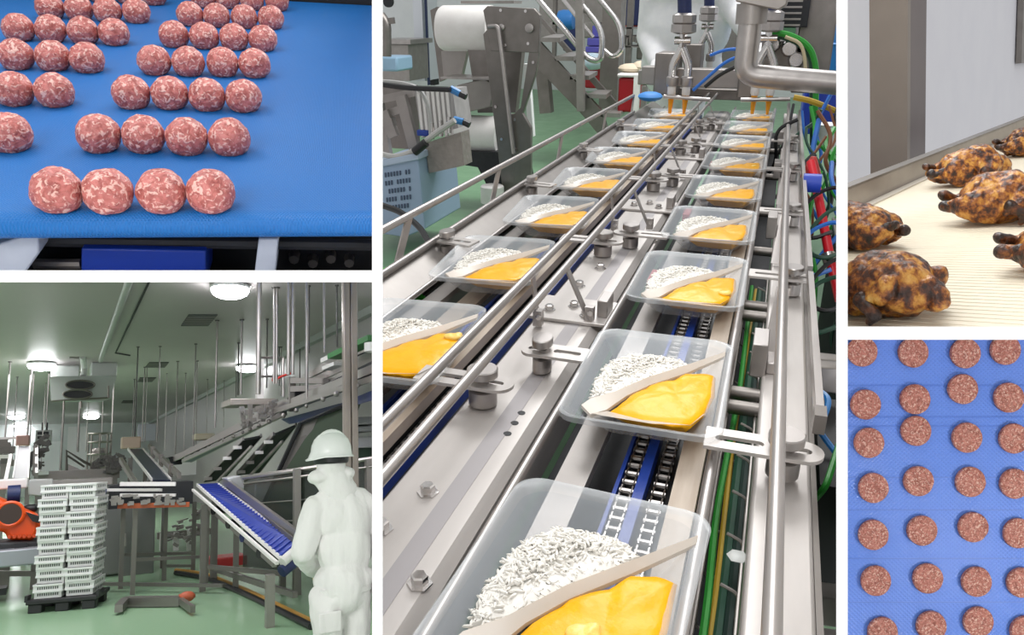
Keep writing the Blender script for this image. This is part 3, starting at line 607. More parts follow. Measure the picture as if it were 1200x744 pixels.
for p, q in (((-9.578, 22.40, -2.219), (-9.273, 22.40, -2.359)), ((-9.493, 22.40, -3.128), (-9.183, 22.40, -3.192))):
    part('fitting', MB().tube([p, q], .11), mat('fitting_blue', '#2a79b8', .35), gh, 'blue hose fitting'); part('nut', MB().tube([q, (q[0]+.2, q[1], q[2]-.08)], .1), BLACK, gh)
m1 = MB(); pbox(m1, (-11.03, 22.90, -3.575), (-10.61, 22.90, -3.772), .6); part('clip', m1, BLUE_RAIL, gh, 'blue clip', bevel=.04)
m1 = MB()
for a, b in (((-12.73, 23.50, -2.298), (-12.43, 23.50, -4.803)), ((-11.76, 23.40, -2.584), (-11.33, 23.40, -4.381)), ((-12.36, 23.30, -3.082), (-12.04, 23.30, -3.897))): m1.beam(a, b, .22, .35)
for a, b in (((-12.82, 23.60, -2.801), (-11.36, 23.60, -2.482)), ((-12.81, 23.50, -3.344), (-11.84, 23.50, -3.03)), ((-12.72, 23.30, -3.594), (-12.01, 23.30, -3.397))): m1.beam(a, b, .3, .25)
part('bracket', m1, STEEL_GREY, gh); 
m1 = MB(); pbox(m1, (-13.32, 24.60, -2.406), (-12.01, 24.60, -4.522), .6); part('mount_plate', m1, STEEL_DARK, gh)
part('hose', MB().tube([(-12.18, 22.50, -2.071), (-11.29, 22.50, -2.098), (-10.65, 22.50, -2.233), (-10.36, 22.50, -2.787), (-10.34, 22.50, -3.648)], .07, 8, .5), mat('grey_hose', '#a8a8a6', .4), gh)
part('hose', MB().tube([(-12.02, 22.20, -2.12), (-11.00, 22.20, -2.218), (-9.493, 22.20, -2.224)], .08, 8, .5), BLACK, gh, 'black hose')
part('hose', MB().tube([(-12.07, 22.00, -4.196), (-11.41, 22.00, -4.348), (-10.72, 22.00, -4.122), (-10.11, 22.00, -3.619), (-9.296, 22.00, -3.096)], .09, 8, .6), mat('grey_hose2', '#b4b3b0', .4), gh)
part('hose_joint', MB().tube([(-10.64, 21.90, -4.102), (-10.24, 21.90, -3.793)], .14, 10), BLACK, gh)
# pale blue crate on the floor
bc = thing('blue_crate', 'pale blue ventilated plastic crate on the green floor at far left', 'crate', LINE, (-11.32, 22.00, -6.856))
CR = mat('pale_blue_plastic', '#93a9c2', .45); CRD = mat('crate_hole', '#46546b', .6)
m1 = MB(); sheet(m1, [(-12.40, 22.00, -4.596), (-10.60, 22.00, -4.169), (-10.42, 22.00, -6.574), (-11.17, 22.00, -6.929), (-12.58, 22.00, -6.881)], 3); part('body', m1, CR, bc, bevel=.04)
m1 = MB(); sheet(m1, [(-12.35, 21.90, -4.548), (-10.52, 21.90, -4.122), (-10.50, 21.90, -4.333), (-12.36, 21.90, -4.768)], 3.2); part('rim', m1, mat('crate_rim', '#a9bace', .4), bc, bevel=.03)
hm = MB().box((0, 0, 0), (.045, .06, .14)).mesh('crate_slot', CRD)
o0 = Vector((-11.75, 21.99, -4.911)); root = Vector(bc['_loc'])
for r_ in range(5):
    for c_ in range(9):
        if (r_*3 + c_) % 7 == 6: continue
        p = o0 + Vector((c_*.105, 0, -r_*.27 + c_*.02)) - root; link('slot', hm, LINE, bc, p)
cable('floor_cable', 'black cable hanging from the pale blue crate to the rail', [(-11.08, 20.00, -5.333), (-9.994, 19.50, -5.387), (-9.178, 19.00, -5.644), (-8.371, 18.00, -5.882)], .09, BLK)
# background wall fittings at left
lk = thing('white_cabinet', 'white panel door with a dark blue edge behind the gripper head', 'cabinet', LINE, (-29.33, 60.00, -5.778))
m1 = MB(); pbox(m1, (-28.71, 60.00, 1.38), (-27.92, 60.00, -5.402), 3); part('panel', m1, mat('lilac_white', '#cfd3da', .45), lk)
m1 = MB(); pbox(m1, (-27.63, 59.90, 1.371), (-27.65, 59.90, -5.723), .5); part('edge', m1, NAVY, lk); m1 = MB(); pbox(m1, (-28.36, 62.00, -1.839), (-27.99, 62.00, -5.906), 1); part('dark_gap', m1, BLACK, lk)
bn = thing('steel_counter', 'steel counter against the pale wall at far left', 'counter', LINE, (-27.96, 55.00, -5.327))
m1 = MB(); pbox(m1, (-29.54, 55.00, -2.032), (-26.65, 55.00, -2.36), 4); part('top', m1, STEEL, bn); m1 = MB(); pbox(m1, (-29.68, 55.20, -2.405), (-26.96, 55.20, -5.004), 3.5); part('front', m1, STEEL_GREY, bn)
solo('blue_basin', 'pale blue plastic basin on the left steel frame', 'basin', pbox(MB(), (-21.55, 40.00, -2.366), (-20.24, 40.00, -3.148), 2), mat('basin', '#8fb0c9', .4), LINE, bevel=.15)
solo('steel_post', 'bent steel post at the extreme left of the line bay', 'post', MB().tube([(-19.82, 38.00, -2.237), (-19.72, 38.00, -0.6526), (-20.03, 38.00, -0.2444)], .25, 10, .5).beam((-20.05, 38.00, -0.572), (-19.27, 38.00, -0.487), .2, .3), STEEL_DARK, LINE)
solo('wall_clock', 'small dark round gauge high on the pale wall', 'gauge', MB().lathe((-36.01, 70.00, 0.7429), [(.5, -.1), (.5, .2)], 20, 'y'), DARK, LINE)
# stairs
st = thing('steel_stairs', 'grey steel stairs with looped handrails behind the film unwinder', 'stairs', LINE, (-8.877, 38.00, -5.42))
m1 = MB(); sheet(m1, [(-11.58, 38.00, -1.31), (-11.57, 38.00, -2.655), (-9.336, 38.00, -4.697), (-8.436, 38.00, -5.649), (-7.929, 38.00, -5.46), (-8.268, 38.00, -4.574)], .3); part('stringer', m1, STEEL_DARK, st)
m1 = MB(); sheet(m1, [(-12.72, 42.00, -0.2527), (-12.72, 42.00, -0.5065), (-8.637, 42.00, -4.769), (-8.271, 42.00, -4.667)], .3); part('stringer', m1, STEEL_DARK, st)
for a, b in (((-11.41, 38.00, -1.23), (-11.66, 41.80, -1.175)), ((-10.70, 38.00, -2.082), (-10.75, 41.80, -2.059)), ((-9.909, 38.00, -2.937), (-9.971, 41.80, -2.991)), ((-9.024, 38.00, -3.792), (-9.144, 41.80, -3.928)), ((-8.307, 38.00, -4.657), (-8.405, 41.80, -4.872))):
    A = Vector(a); B = Vector(b); w_ = Vector((.95, 0, 0)); part('tread', MB().add([A, A + w_, B + w_*.6, B - w_*.2, A - Vector((0, 0, .2)), A + w_ - Vector((0, 0, .2)), B + w_*.6 - Vector((0, 0, .2)), B - w_*.2 - Vector((0, 0, .2))], [(0, 1, 2, 3), (7, 6, 5, 4), (0, 4, 5, 1), (1, 5, 6, 2), (2, 6, 7, 3), (3, 7, 4, 0)]), STEEL_GREY, st)
part('handrail', MB().tube([(-11.76, 37.80, 0.7524), (-9.474, 37.80, -1.627), (-8.952, 37.80, -2.197), (-8.367, 37.80, -2.264), (-8.304, 37.80, -0.8924), (-9.796, 37.80, 0.6668)], .14, 10, .8, 6), CHROME, st)
part('handrail', MB().tube([(-9.523, 41.00, 0.7963), (-8.099, 41.00, -0.7192), (-7.99, 41.00, -1.939), (-8.458, 41.00, -2.277), (-8.967, 41.00, -1.871)], .14, 10, .8, 6), CHROME, st)
part('handrail', MB().tube([(-11.16, 40.00, 0.7883), (-9.294, 40.00, -1.268)], .1, 8), CHROME, st)
part('post', MB().beam((-9.461, 37.60, 0.7347), (-9.198, 37.60, -4.565), .35, .35, (0, 1, 0)), STEEL_GREY, st)
part('leg', MB().beam((-11.60, 39.00, -2.719), (-11.34, 39.00, -4.889), .6, .6, (0, 1, 0)), STEEL_DARK, st)
solo('dark_column', 'dark grey square column right of the looped handrails', 'column', pbox(MB(), (-9.759, 44.00, 1.021), (-8.748, 44.00, -5.172), 1.5), STEEL_DARK, LINE)
# racks and bins behind
rk = thing('storage_rack', 'steel shelf rack in the background between the stairs and the white coat', 'rack', LINE, (-10.88, 60.00, -4.645))
m1 = MB(); 
for a, b in (((-12.23, 60.00, -1.173), (-9.076, 60.00, -1.269)), ((-12.20, 60.00, -1.766), (-9.035, 60.00, -1.853)), ((-12.16, 60.00, -2.483), (-8.985, 60.00, -2.559))): part('shelf', pbox(MB(), a, b, 3), STEEL_GREY, rk)
for a, b in (((-11.46, 60.00, 0.9788), (-11.03, 60.00, -4.342)), ((-9.479, 60.00, 0.9685), (-8.863, 60.00, -4.292)), ((-17.13, 60.00, 1.008), (-16.88, 60.00, -4.163))): part('upright', pbox(MB(), a, b, .5), STEEL_DARK, rk)
part('shelf', pbox(MB(), (-17.36, 60.00, -0.8412), (-13.65, 60.00, -1.003), 3), STEEL_GREY, rk)
mz = MB()
for k in range(14): mz.box(Vector((-12.05, 60.00, -2.122)) + Vector((k*.24, -.1, random.uniform(-.2, .2))), (.18, .3, random.uniform(.3, .6)))
part('stored_parts', mz, STEEL_DARK, rk, kind='stuff')
solo('blue_hose_coil', 'coil of bright blue hose hung behind the stair rail', 'hose', MB().lathe((-14.41, 52.00, -0.57), [(.3, 0), (.55, .0), (.62, .3), (.6, .5), (.62, .8), (.58, 1.0), (.3, 1.05)], 20, 'x'), mat('coil_blue', '#2b72b5', .4), LINE)
solo('navy_bin', 'navy bin on the floor behind the stairs', 'bin', pbox(MB(), (-14.65, 54.00, -0.9695), (-13.65, 54.00, -2.6), 2), NAVY, LINE, bevel=.1)
solo('navy_crate', 'dark navy crate under the top stair, beside the navy bin', 'crate', pbox(MB(), (-12.42, 64.00, 1.045), (-11.29, 64.00, -1.115), 2), NAVY, LINE, bevel=.1)
VIO = mat('violet_plastic', '#4b4a9c', .45)
solo('violet_basket', 'violet-blue stacked baskets seen through the handrail loop', 'basket', pbox(pbox(pbox(MB(), (-11.70, 50.00, -0.8873), (-11.24, 50.00, -1.581), 1.5), (-12.00, 50.00, -1.614), (-11.11, 50.00, -2.082), 1.5), (-12.09, 50.00, -2.12), (-11.14, 50.00, -2.487), 1.5), VIO, LINE, bevel=.06)
solo('clear_bag', 'clear blue-white plastic bag on the red bin under the handrail loop', 'bag', MB().ball((-11.04, 47.50, -2.855), (.9, .6, .5), 14, 8), mat('bag_film', '#a9c9dd', .3, 0, '#dfeaf2', 3, .6), LINE)
solo('red_bin', 'red bin half hidden behind the lower stairs', 'bin', pbox(MB(), (-11.57, 48.00, -3.189), (-10.29, 48.00, -4.454), 3), RED, LINE, bevel=.1)
rb = thing('red_white_bin', 'dark red bin with a white rim right of the dark column', 'bin', LINE, (-7.377, 40.00, -4.765))
part('body', pbox(MB(), (-7.901, 40.00, -3.154), (-7.022, 40.00, -4.836), 3), mat('bin_red', '#96121c', .4), rb, bevel=.1); part('rim', pbox(MB(), (-7.978, 39.90, -2.943), (-6.977, 39.90, -3.123), 3.2), WHITE_FILM, rb, bevel=.08)
part('post', pbox(MB(), (-7.113, 39.90, -3.004), (-6.831, 39.90, -4.817), .4), WHITE_FILM, rb)
solo('rag_pile', 'pale crumpled paper on top of the white-rimmed red bin', 'paper', MB().ball((-7.46, 41.00, -2.757), (.7, .6, .25), 12, 6).ball((-6.941, 41.00, -2.663), (.5, .5, .3), 12, 6), mat('rag', '#cdbfa8', .7), LINE)
solo('orange_cone', 'orange-red traffic cone far behind the line', 'cone', MB().lathe((-11.99, 66.00, -1.216), [(.9, 0), (.9, .1), (.6, .12), (.2, 2.0), (.1, 2.05)], 14), mat('cone', '#d9482f', .4), LINE)
for k, (a, b) in enumerate((((-8.333, 50.00, -0.3845), (-8.278, 50.00, -2.841)), ((-7.985, 50.00, 0.5711), (-8.022, 50.00, -2.737)))): solo('white_pole', ('shorter', 'taller')[k] + ' white pole leaning behind the filler beam', 'pole', MB().tube([a, b], .14), WHITE, LINE)
solo('steel_trolley', 'steel trolley top at the foot of the filler beam, left side', 'trolley', pbox(pbox(MB(), (-5.892, 34.00, -2.349), (-5.057, 34.00, -2.95), 2), (-5.708, 34.00, -2.969), (-5.495, 34.00, -4.02), .4), STEEL_GREY, LINE, bevel=.04)
solo('blue_cloth', 'small bright blue cloth on the conveyor side near the filler', 'cloth', MB().ball((-3.986, 25.50, -2.559), (.4, .5, .15), 12, 6), mat('cloth_blue', '#2f7fc9', .6), LINE)
# machine bodies in the gaps of the far background
solo('grey_machine', 'dark grey machine housing behind the stairs', 'machine', pbox(MB(), (-20.02, 66.00, 1.57), (-14.12, 66.00, -2.146), 4), STEEL_GREY, LINE, bevel=.1)
solo('rear_machine', 'large grey machine frame behind the thick pipe and its nozzle', 'machine', pbox(MB(), (-2.819, 38.00, -0.2836), (1.435, 38.00, -2.555), 3), STEEL_DARK, LINE, bevel=.1)
solo('machine_column', 'dark grey machine column between the white poles and the worker', 'column', pbox(MB(), (-12.38, 70.00, 1.601), (-10.71, 70.00, -3.962), 2), STEEL_DARK, LINE, bevel=.1)
# worker in white behind the nozzles
CLOTH_W = mat('white_cotton', '#f1f1f1', .8, 0, '#e6e7ea', 4, .5, bump=.25, bscale=1.3)
SKIN = mat('skin', '#c9987c', .5)
c = Vector((-3.792, 32.00, 0.06034))
wk = thing('person', 'person in a white coat leaning over the line behind the nozzles', 'person', LINE, (c.x, c.y, FZ))
tz = c.z
coat = [('b', (c.x, c.y, tz - .6), (1.75, .95, 1.7)), ('b', (c.x + .1, c.y - .1, tz + 1.0), (1.9, 1.0, 1.3)), ('b', (c.x - .1, c.y + .1, tz - 2.0), (1.6, .95, 1.5)),
        ('t', (c.x + 1.4, c.y - .2, tz + 1.1), (c.x + 1.95, c.y - .8, tz - .1), .66, .55), ('t', (c.x + 1.95, c.y - .8, tz - .1), (c.x + 2.7, c.y - 2.0, tz - 1.0), .55, .42),
        ('t', (c.x - 1.3, c.y - .1, tz + 1.1), (c.x - 1.45, c.y + .1, tz - 1.0), .58, .5), ('t', (c.x - 1.45, c.y + .1, tz - 1.0), (c.x - .9, c.y - 1.0, tz - 1.9), .48, .36)]
def plink(name, me, m4, bay, parent, kind=None):
    off = Vector(parent['_loc']); me.transform(Matrix.Translation(-off)); return link(name, me, bay, parent)
plink('coat', organic('coat', coat, CLOTH_W, .1, 6, .07, .8, 3), None, LINE, wk)
body = [('b', (c.x, c.y - .5, tz + 3.3), (.62, .72, .85)), ('t', (c.x, c.y - .1, tz + 1.6), (c.x, c.y - .4, tz + 3.0), .42, .38),
        ('t', (c.x - .5, c.y, tz - 3.2), (c.x - .5, c.y, FZ + .2), .5, .3), ('t', (c.x + .5, c.y, tz - 3.2), (c.x + .5, c.y, FZ + .2), .5, .3), ('b', (c.x, c.y, tz - 2.6), (1.0, .7, 1.0)),
        ('b', (c.x - .5, c.y - .4, FZ + .2), (.32, .8, .25)), ('b', (c.x + .5, c.y - .4, FZ + .2), (.32, .8, .25)), ('b', (c.x, c.y, tz), (.9, .5, 1.6))]
for s_ in ((2.7, -2.0, -1.0), (-.9, -1.0, -1.9)):
    h0 = Vector((c.x + s_[0], c.y + s_[1], tz + s_[2])); body.append(('t', h0, h0 + Vector((.1, -.45, -.15)), .26, .24)); body.append(('t', h0 - Vector((0, -1, -.5)), h0, .3, .24))
    for f_ in range(5): body.append(('t', h0 + Vector((.1 + (f_-2)*.12, -.5, -.15)), h0 + Vector((.1 + (f_-2)*.15, -1.0 if f_ else -.7, -.4)), .08, .06))
plink('body', organic('body', body, WHITE, .09, 3), None, LINE, wk)
# ================================================================ BAY: meatballs on a blue belt
def weave_mat(name, col, col2, scale, rough, strength, sx=1, sy=1, ang=45):
    m = mat(name, col, rough, 0, col2, 1.5, .8); nt = m.node_tree; b = nt.nodes['Principled BSDF']
    tc = nd(nt, 'ShaderNodeTexCoord'); hs = []
    for a in (ang, -ang):
        mp = nd(nt, 'ShaderNodeMapping'); mp.inputs['Rotation'].default_value = (0, 0, R(a)); mp.inputs['Scale'].default_value = (sx, sy, 1)
        wv = nd(nt, 'ShaderNodeTexWave'); wv.inputs['Scale'].default_value = scale
        nt.links.new(tc.outputs['Object'], mp.inputs[0]); nt.links.new(mp.outputs[0], wv.inputs[0]); hs.append(wv)
    mx = nd(nt, 'ShaderNodeMath', operation='MAXIMUM'); nt.links.new(hs[0].outputs['Fac'], mx.inputs[0]); nt.links.new(hs[1].outputs['Fac'], mx.inputs[1])
    bp = nd(nt, 'ShaderNodeBump'); bp.inputs['Strength'].default_value = strength; bp.inputs['Distance'].default_value = .01
    nt.links.new(mx.outputs[0], bp.inputs['Height']); nt.links.new(bp.outputs[0], b.inputs['Normal']); return m
def meat_mat(name, base, dark, fat, scale, lo=.42, hi=.60):
    m = bpy.data.materials.new(name); m.use_nodes = True; nt = m.node_tree; b = nt.nodes['Principled BSDF']
    b.inputs['Roughness'].default_value = .42; b.inputs['Subsurface Weight'].default_value = .15; b.inputs['Subsurface Radius'].default_value = (.06, .02, .015); b.inputs['Subsurface Scale'].default_value = .3
    tc = nd(nt, 'ShaderNodeTexCoord'); oi = nd(nt, 'ShaderNodeObjectInfo'); ad = nd(nt, 'ShaderNodeVectorMath', operation='ADD')
    cm = nd(nt, 'ShaderNodeCombineXYZ'); ml = nd(nt, 'ShaderNodeMath', operation='MULTIPLY'); ml.inputs[1].default_value = 9
    nt.links.new(oi.outputs['Random'], ml.inputs[0])
    for i in range(3): nt.links.new(ml.outputs[0], cm.inputs[i])
    nt.links.new(tc.outputs['Object'], ad.inputs[0]); nt.links.new(cm.outputs[0], ad.inputs[1])
    n = nd(nt, 'ShaderNodeTexNoise'); n.inputs['Scale'].default_value = scale; n.inputs['Detail'].default_value = 4; n.inputs['Distortion'].default_value = 1.2
    v = nd(nt, 'ShaderNodeTexNoise'); v.inputs['Scale'].default_value = scale*1.9; v.inputs['Detail'].default_value = 2; v.inputs['Distortion'].default_value = .8
    nt.links.new(ad.outputs[0], n.inputs['Vector']); nt.links.new(ad.outputs[0], v.inputs['Vector'])
    r = nd(nt, 'ShaderNodeValToRGB'); e = r.color_ramp.elements; e[0].position = .35; e[0].color = (*lin(dark), 1); e[1].position = .6; e[1].color = (*lin(base), 1)
    nt.links.new(n.outputs['Fac'], r.inputs[0])
    r2 = nd(nt, 'ShaderNodeValToRGB'); e = r2.color_ramp.elements; e[0].position = hi - .06; e[0].color = (0, 0, 0, 1); e[1].position = hi + .03; e[1].color = (.85, .85, .85, 1)
    nt.links.new(v.outputs['Fac'], r2.inputs[0]); mx = nd(nt, 'ShaderNodeMix', data_type='RGBA'); mx.inputs['B'].default_value = (*lin(fat), 1)
    nt.links.new(r2.outputs[0], mx.inputs['Factor']); nt.links.new(r.outputs[0], mx.inputs['A']); nt.links.new(mx.outputs['Result'], b.inputs['Base Color'])
    bp = nd(nt, 'ShaderNodeBump'); bp.inputs['Strength'].default_value = .5; bp.inputs['Distance'].default_value = .02
    nt.links.new(v.outputs['Fac'], bp.inputs['Height']); nt.links.new(bp.outputs[0], b.inputs['Normal']); return m
BELT_Z = -1.808
BELT_BLUE = weave_mat('blue_belt', '#0b6bb6', '#0a64ad', 26, .38, .55)
a = (-0.919, 3.832, -1.86)
bt = thing('blue_conveyor_belt', 'wide blue fabric conveyor belt carrying rows of raw meatballs', 'conveyor belt', BALLS, (-1.5, a[1], BELT_Z - .3))
yf = a[1]; rr = .075
prof = [(9.4, BELT_Z)] + [(yf + rr - rr*math.sin(R(t)), BELT_Z - rr + rr*math.cos(R(t))) for t in range(0, 181, 15)] + [(9.4, BELT_Z - 2*rr)]
part('belt', MB().prism([(-6, y, z) for y, z in prof], (8, 0, 0)), BELT_BLUE, bt, angle=30)
part('roller', MB().tube([(-6, yf + rr, BELT_Z - rr), (2, yf + rr, BELT_Z - rr)], rr*.8, 14), STEEL_DARK, bt)
BF = thing('belt_frame', 'dark machine frame with pale brackets under the blue belt', 'machine frame', BALLS, (-1.5, yf + .5, -3.2))
part('back_panel', MB().bb((-6, yf + .55, -3.4), (2, yf + .65, BELT_Z - .16)), BLACK, BF)
PALE = mat('pale_bracket', '#c3c9d4', .4, .1, '#aab2c0', 4, .6)
yb = yf + .12
def on(p, y): k = y / p[1]; return (p[0]*k, y, p[2]*k)
part('bracket', MB().prism([on(p, yb) for p in ((-1.768, 3.908, -2), (-1.687, 4.004, -2), (-1.622, 4.003, -2), (-1.555, 3.802, -2), (-1.56, 3.518, -2), (-1.751, 3.524, -2), (-1.873, 3.873, -2))], (0, .3, 0)), PALE, BF, bevel=.01)
part('bracket', MB().prism([on(p, yb) for p in ((-0.5075, 3.948, -2), (-0.404, 3.946, -2), (-0.3899, 3.476, -2), (-0.4923, 3.48, -2))], (0, .3, 0)), PALE, BF, bevel=.01)
part('blue_panel', MB().prism([on(p, yb + .1) for p in ((-1.375, 3.854, -2), (-0.7629, 3.813, -2), (-0.7125, 3.446, -2), (-1.276, 3.467, -2))], (0, .3, 0)), mat('dark_blue_box', '#173a9c', .4), BF, 'deep blue box', bevel=.01)
part('cross_tube', MB().tube([on((-1.547, 3.694, -2), yb + .2), on((-1.333, 3.688, -2), yb + .2)], .03), STEEL_DARK, BF)
part('shaft', MB().tube([on((-1.784, 3.957, -2), yf + .3), on((0.121, 3.865, -2), yf + .3)], .035), DARK, BF)
for k, x in enumerate((345, 372, 398, 424)):
    q = on((-0.308, 3.745, -2), yb + .4); part('fixing', MB().lathe((q[0] + k*.11, q[1], q[2] - .03*(k % 2)), [(.03, -.05), (.035, .05)], 8, 'y'), STEEL_DARK, BF)
part('far_black_board', MB().bb((-6, 9.45, BELT_Z - .4), (3, 9.6, BELT_Z + .6)), BLACK, BF)  # plain black board standing in for the dark beyond the belt
RAW = meat_mat('raw_meat', '#bf716a', '#964a44', '#e2b8ad', 20, hi=.59)
def ball_mesh(seed):
    b = bmesh.new(); bmesh.ops.create_icosphere(b, subdivisions=4, radius=.121); sv = Vector((seed*5.1, seed*2.3, seed))
    for v in b.verts:
        n = v.co.normalized(); d = .006*noise.noise(n*2.2 + sv) + .004*noise.noise(n*9 + sv) + .0035*noise.noise(n*22 + sv)
        v.co += n*d
        if v.co.z < -.088: v.co.z = -.088 - (-.088 - v.co.z)*.12 + .003*noise.noise(v.co*60); v.co.x *= 1.0; 
    me = bpy.data.meshes.new('meatball'); b.to_mesh(me); b.free(); me.materials.append(RAW); me.polygons.foreach_set('use_smooth', [True]*len(me.polygons)); return me
BM = [ball_mesh(i) for i in range(6)]
random.seed(5)
rows = ['front', 'second', 'third', 'fourth', 'fifth', 'sixth', 'farthest']
cols = ['rightmost', 'second from the right', 'third from the right', 'leftmost']
for blk, x0 in (('right', -.722), ('left', -1.928)):
    for k in range(7):
        for j in range(4):
            if blk == 'left' and (k == 0 or j > k - 1): continue
            if blk == 'left': lab = 'raw pink meatball, %s in the %s row of the left block' % (cols[j] if k > 3 or j else 'rightmost', rows[k])
            else: lab = 'raw pink meatball, %s in the %s row of the right block' % (cols[j], rows[k])
            o = link('meatball', BM[(k*4 + j + (blk == 'left')*3) % 6], BALLS, None, (x0 - .2445*j + random.uniform(-.004, .004), 3.93 + .828*k + random.uniform(-.012, .012), BELT_Z + .0875), random.uniform(0, 6.28))
            tag(o, lab, 'meatball', 'raw meatballs on the blue belt')
# ================================================================ BAY: roast chickens
CREAM = mat('cream_mesh', '#efe6d2', .6, 0, '#e6dbc2', 2, .7); nt = CREAM.node_tree
tc = nd(nt, 'ShaderNodeTexCoord'); bk = nd(nt, 'ShaderNodeTexBrick'); bk.inputs['Scale'].default_value = 9; bk.inputs['Mortar Size'].default_value = .03; bk.inputs['Color1'].default_value = (1, 1, 1, 1); bk.inputs['Color2'].default_value = (.85, .85, .85, 1); bk.inputs['Mortar'].default_value = (0, 0, 0, 1)
nt.links.new(tc.outputs['Object'], bk.inputs[0]); bp = nd(nt, 'ShaderNodeBump'); bp.inputs['Strength'].default_value = .5; bp.inputs['Distance'].default_value = .03
nt.links.new(bk.outputs[0], bp.inputs['Height']); nt.links.new(bp.outputs[0], nt.nodes['Principled BSDF'].inputs['Normal'])
rbt = thing('mesh_conveyor_belt', 'cream woven mesh conveyor belt carrying roast chickens, with a steel side guard', 'conveyor belt', ROAST, (-1, 6, -1.4))
slats = MB().bb((-2.6, 2.5, -1.34), (2.5, 26, -1.23)); part('belt_core', slats, CREAM, rbt)
sl_me = MB().add([(-2.58, -.036, 0), (2.4, -.036, 0), (2.4, -.03, .018), (-2.58, -.03, .018), (2.4, .03, .018), (-2.58, .03, .018), (2.4, .036, 0), (-2.58, .036, 0)], [(0, 1, 2, 3), (3, 2, 4, 5), (5, 4, 6, 7)]).mesh('belt_row', CREAM, angle=20)
for k in range(150): link('belt_row', sl_me, ROAST, rbt, (1, 2.9 + k*.078 - 6, -1.225 + 1.4))
far = MB().bb((-2.58, 14.6, -1.23), (2.4, 26, -1.21)); part('belt_far', far, CREAM, rbt)
part('side_guard', MB().bb((-2.68, 2.5, -1.3), (-2.62, 32, -.96)), mat('guard_steel', '#a39b95', .38, .7, '#8a827c', 2, .7), rbt)
part('guard_lip', MB().bb((-2.76, 2.5, -.97), (-2.62, 32, -.945)), STEEL_DARK, rbt)
part('edge_strip', MB().bb((-2.62, 2.5, -1.23), (-2.52, 32, -1.19)), mat('edge_grey', '#c9c0b2', .5), rbt)
LAV = mat('pale_wall', '#ebebf0', .55, 0, '#e3e3ea', .6, .7)
mb = MB().bb((-7.2, 2, -6), (-7, 130, 14)); struct('wall_side', mb, LAV, ROAST)
p = (-4.2, 16.74, -1.728); q0 = (-4.2, 14.39, -1.454)
yk = p[1]; kx = q0[0]/q0[1]*yk; q1 = (-4.2, 18.12, -1.89)
pl_ = thing('steel_pillar', 'brown-grey steel pillar rising behind the side guard of the chicken belt', 'pillar', ROAST, (-4.5, yk + .5, -6))
part('front_face', MB().bb((kx, yk, -6), (-4.2, yk + .2, 8)), mat('pillar_lit', '#8b8177', .4, .3, '#7d736a', 1, .6), pl_)  # lit face of the pillar, its lighter tone put into the colour
part('side_face', MB().bb((-4.4, yk + .2, -6), (-4.2, q1[1], 8)), mat('pillar_shaded', '#6b5f5e', .4, .3, '#5d5252', 1, .6), pl_)  # same pillar, shade on this side painted as a darker brown
a = (-6.8, 47.66, 3.386)
solo('wall_post', 'thin grey post at the right end of the pale wall', 'post', MB().bb((-6.95, a[1], (-6.8, 48.36, 0.3787)[2]), (-6.7, a[1] + 4, 9)), STEEL_DARK, ROAST)
def roast_mat(name, stops, scale, bumpy=.5):
    m = bpy.data.materials.new(name); m.use_nodes = True; nt = m.node_tree; b = nt.nodes['Principled BSDF']; b.inputs['Roughness'].default_value = .34
    b.inputs['Coat Weight'].default_value = .15
    tc = nd(nt, 'ShaderNodeTexCoord'); oi = nd(nt, 'ShaderNodeObjectInfo'); ad = nd(nt, 'ShaderNodeVectorMath', operation='ADD'); cm = nd(nt, 'ShaderNodeCombineXYZ'); ml = nd(nt, 'ShaderNodeMath', operation='MULTIPLY'); ml.inputs[1].default_value = 13
    nt.links.new(oi.outputs['Random'], ml.inputs[0])
    for i in range(3): nt.links.new(ml.outputs[0], cm.inputs[i])
    nt.links.new(tc.outputs['Object'], ad.inputs[0]); nt.links.new(cm.outputs[0], ad.inputs[1])
    n = nd(nt, 'ShaderNodeTexNoise'); n.inputs['Scale'].default_value = scale; n.inputs['Detail'].default_value = 6; n.inputs['Roughness'].default_value = .62; n.inputs['Distortion'].default_value = .15
    nt.links.new(ad.outputs[0], n.inputs['Vector']); r = nd(nt, 'ShaderNodeValToRGB')
    el = r.color_ramp.elements
    while len(el) < len(stops): el.new(.5)
    for i, (pz, c) in enumerate(stops): el[i].position = pz; el[i].color = (*lin(c), 1)
    nt.links.new(n.outputs['Fac'], r.inputs[0]); nt.links.new(r.outputs[0], b.inputs['Base Color'])
    n2 = nd(nt, 'ShaderNodeTexNoise'); n2.inputs['Scale'].default_value = 18; n2.inputs['Detail'].default_value = 5; nt.links.new(ad.outputs[0], n2.inputs['Vector'])
    bp = nd(nt, 'ShaderNodeBump'); bp.inputs['Strength'].default_value = bumpy; bp.inputs['Distance'].default_value = .04; nt.links.new(n2.outputs['Fac'], bp.inputs['Height']); nt.links.new(bp.outputs[0], b.inputs['Normal']); return m
GOLD = roast_mat('roast_skin', [(.33, '#1d0f08'), (.44, '#4f260e'), (.51, '#96551c'), (.59, '#c98c38'), (.72, '#dcae5c')], 8)
CHAR = roast_mat('charred_skin', [(.3, '#120b08'), (.5, '#2f190d'), (.62, '#6a3814'), (.75, '#a5682a')], 8)
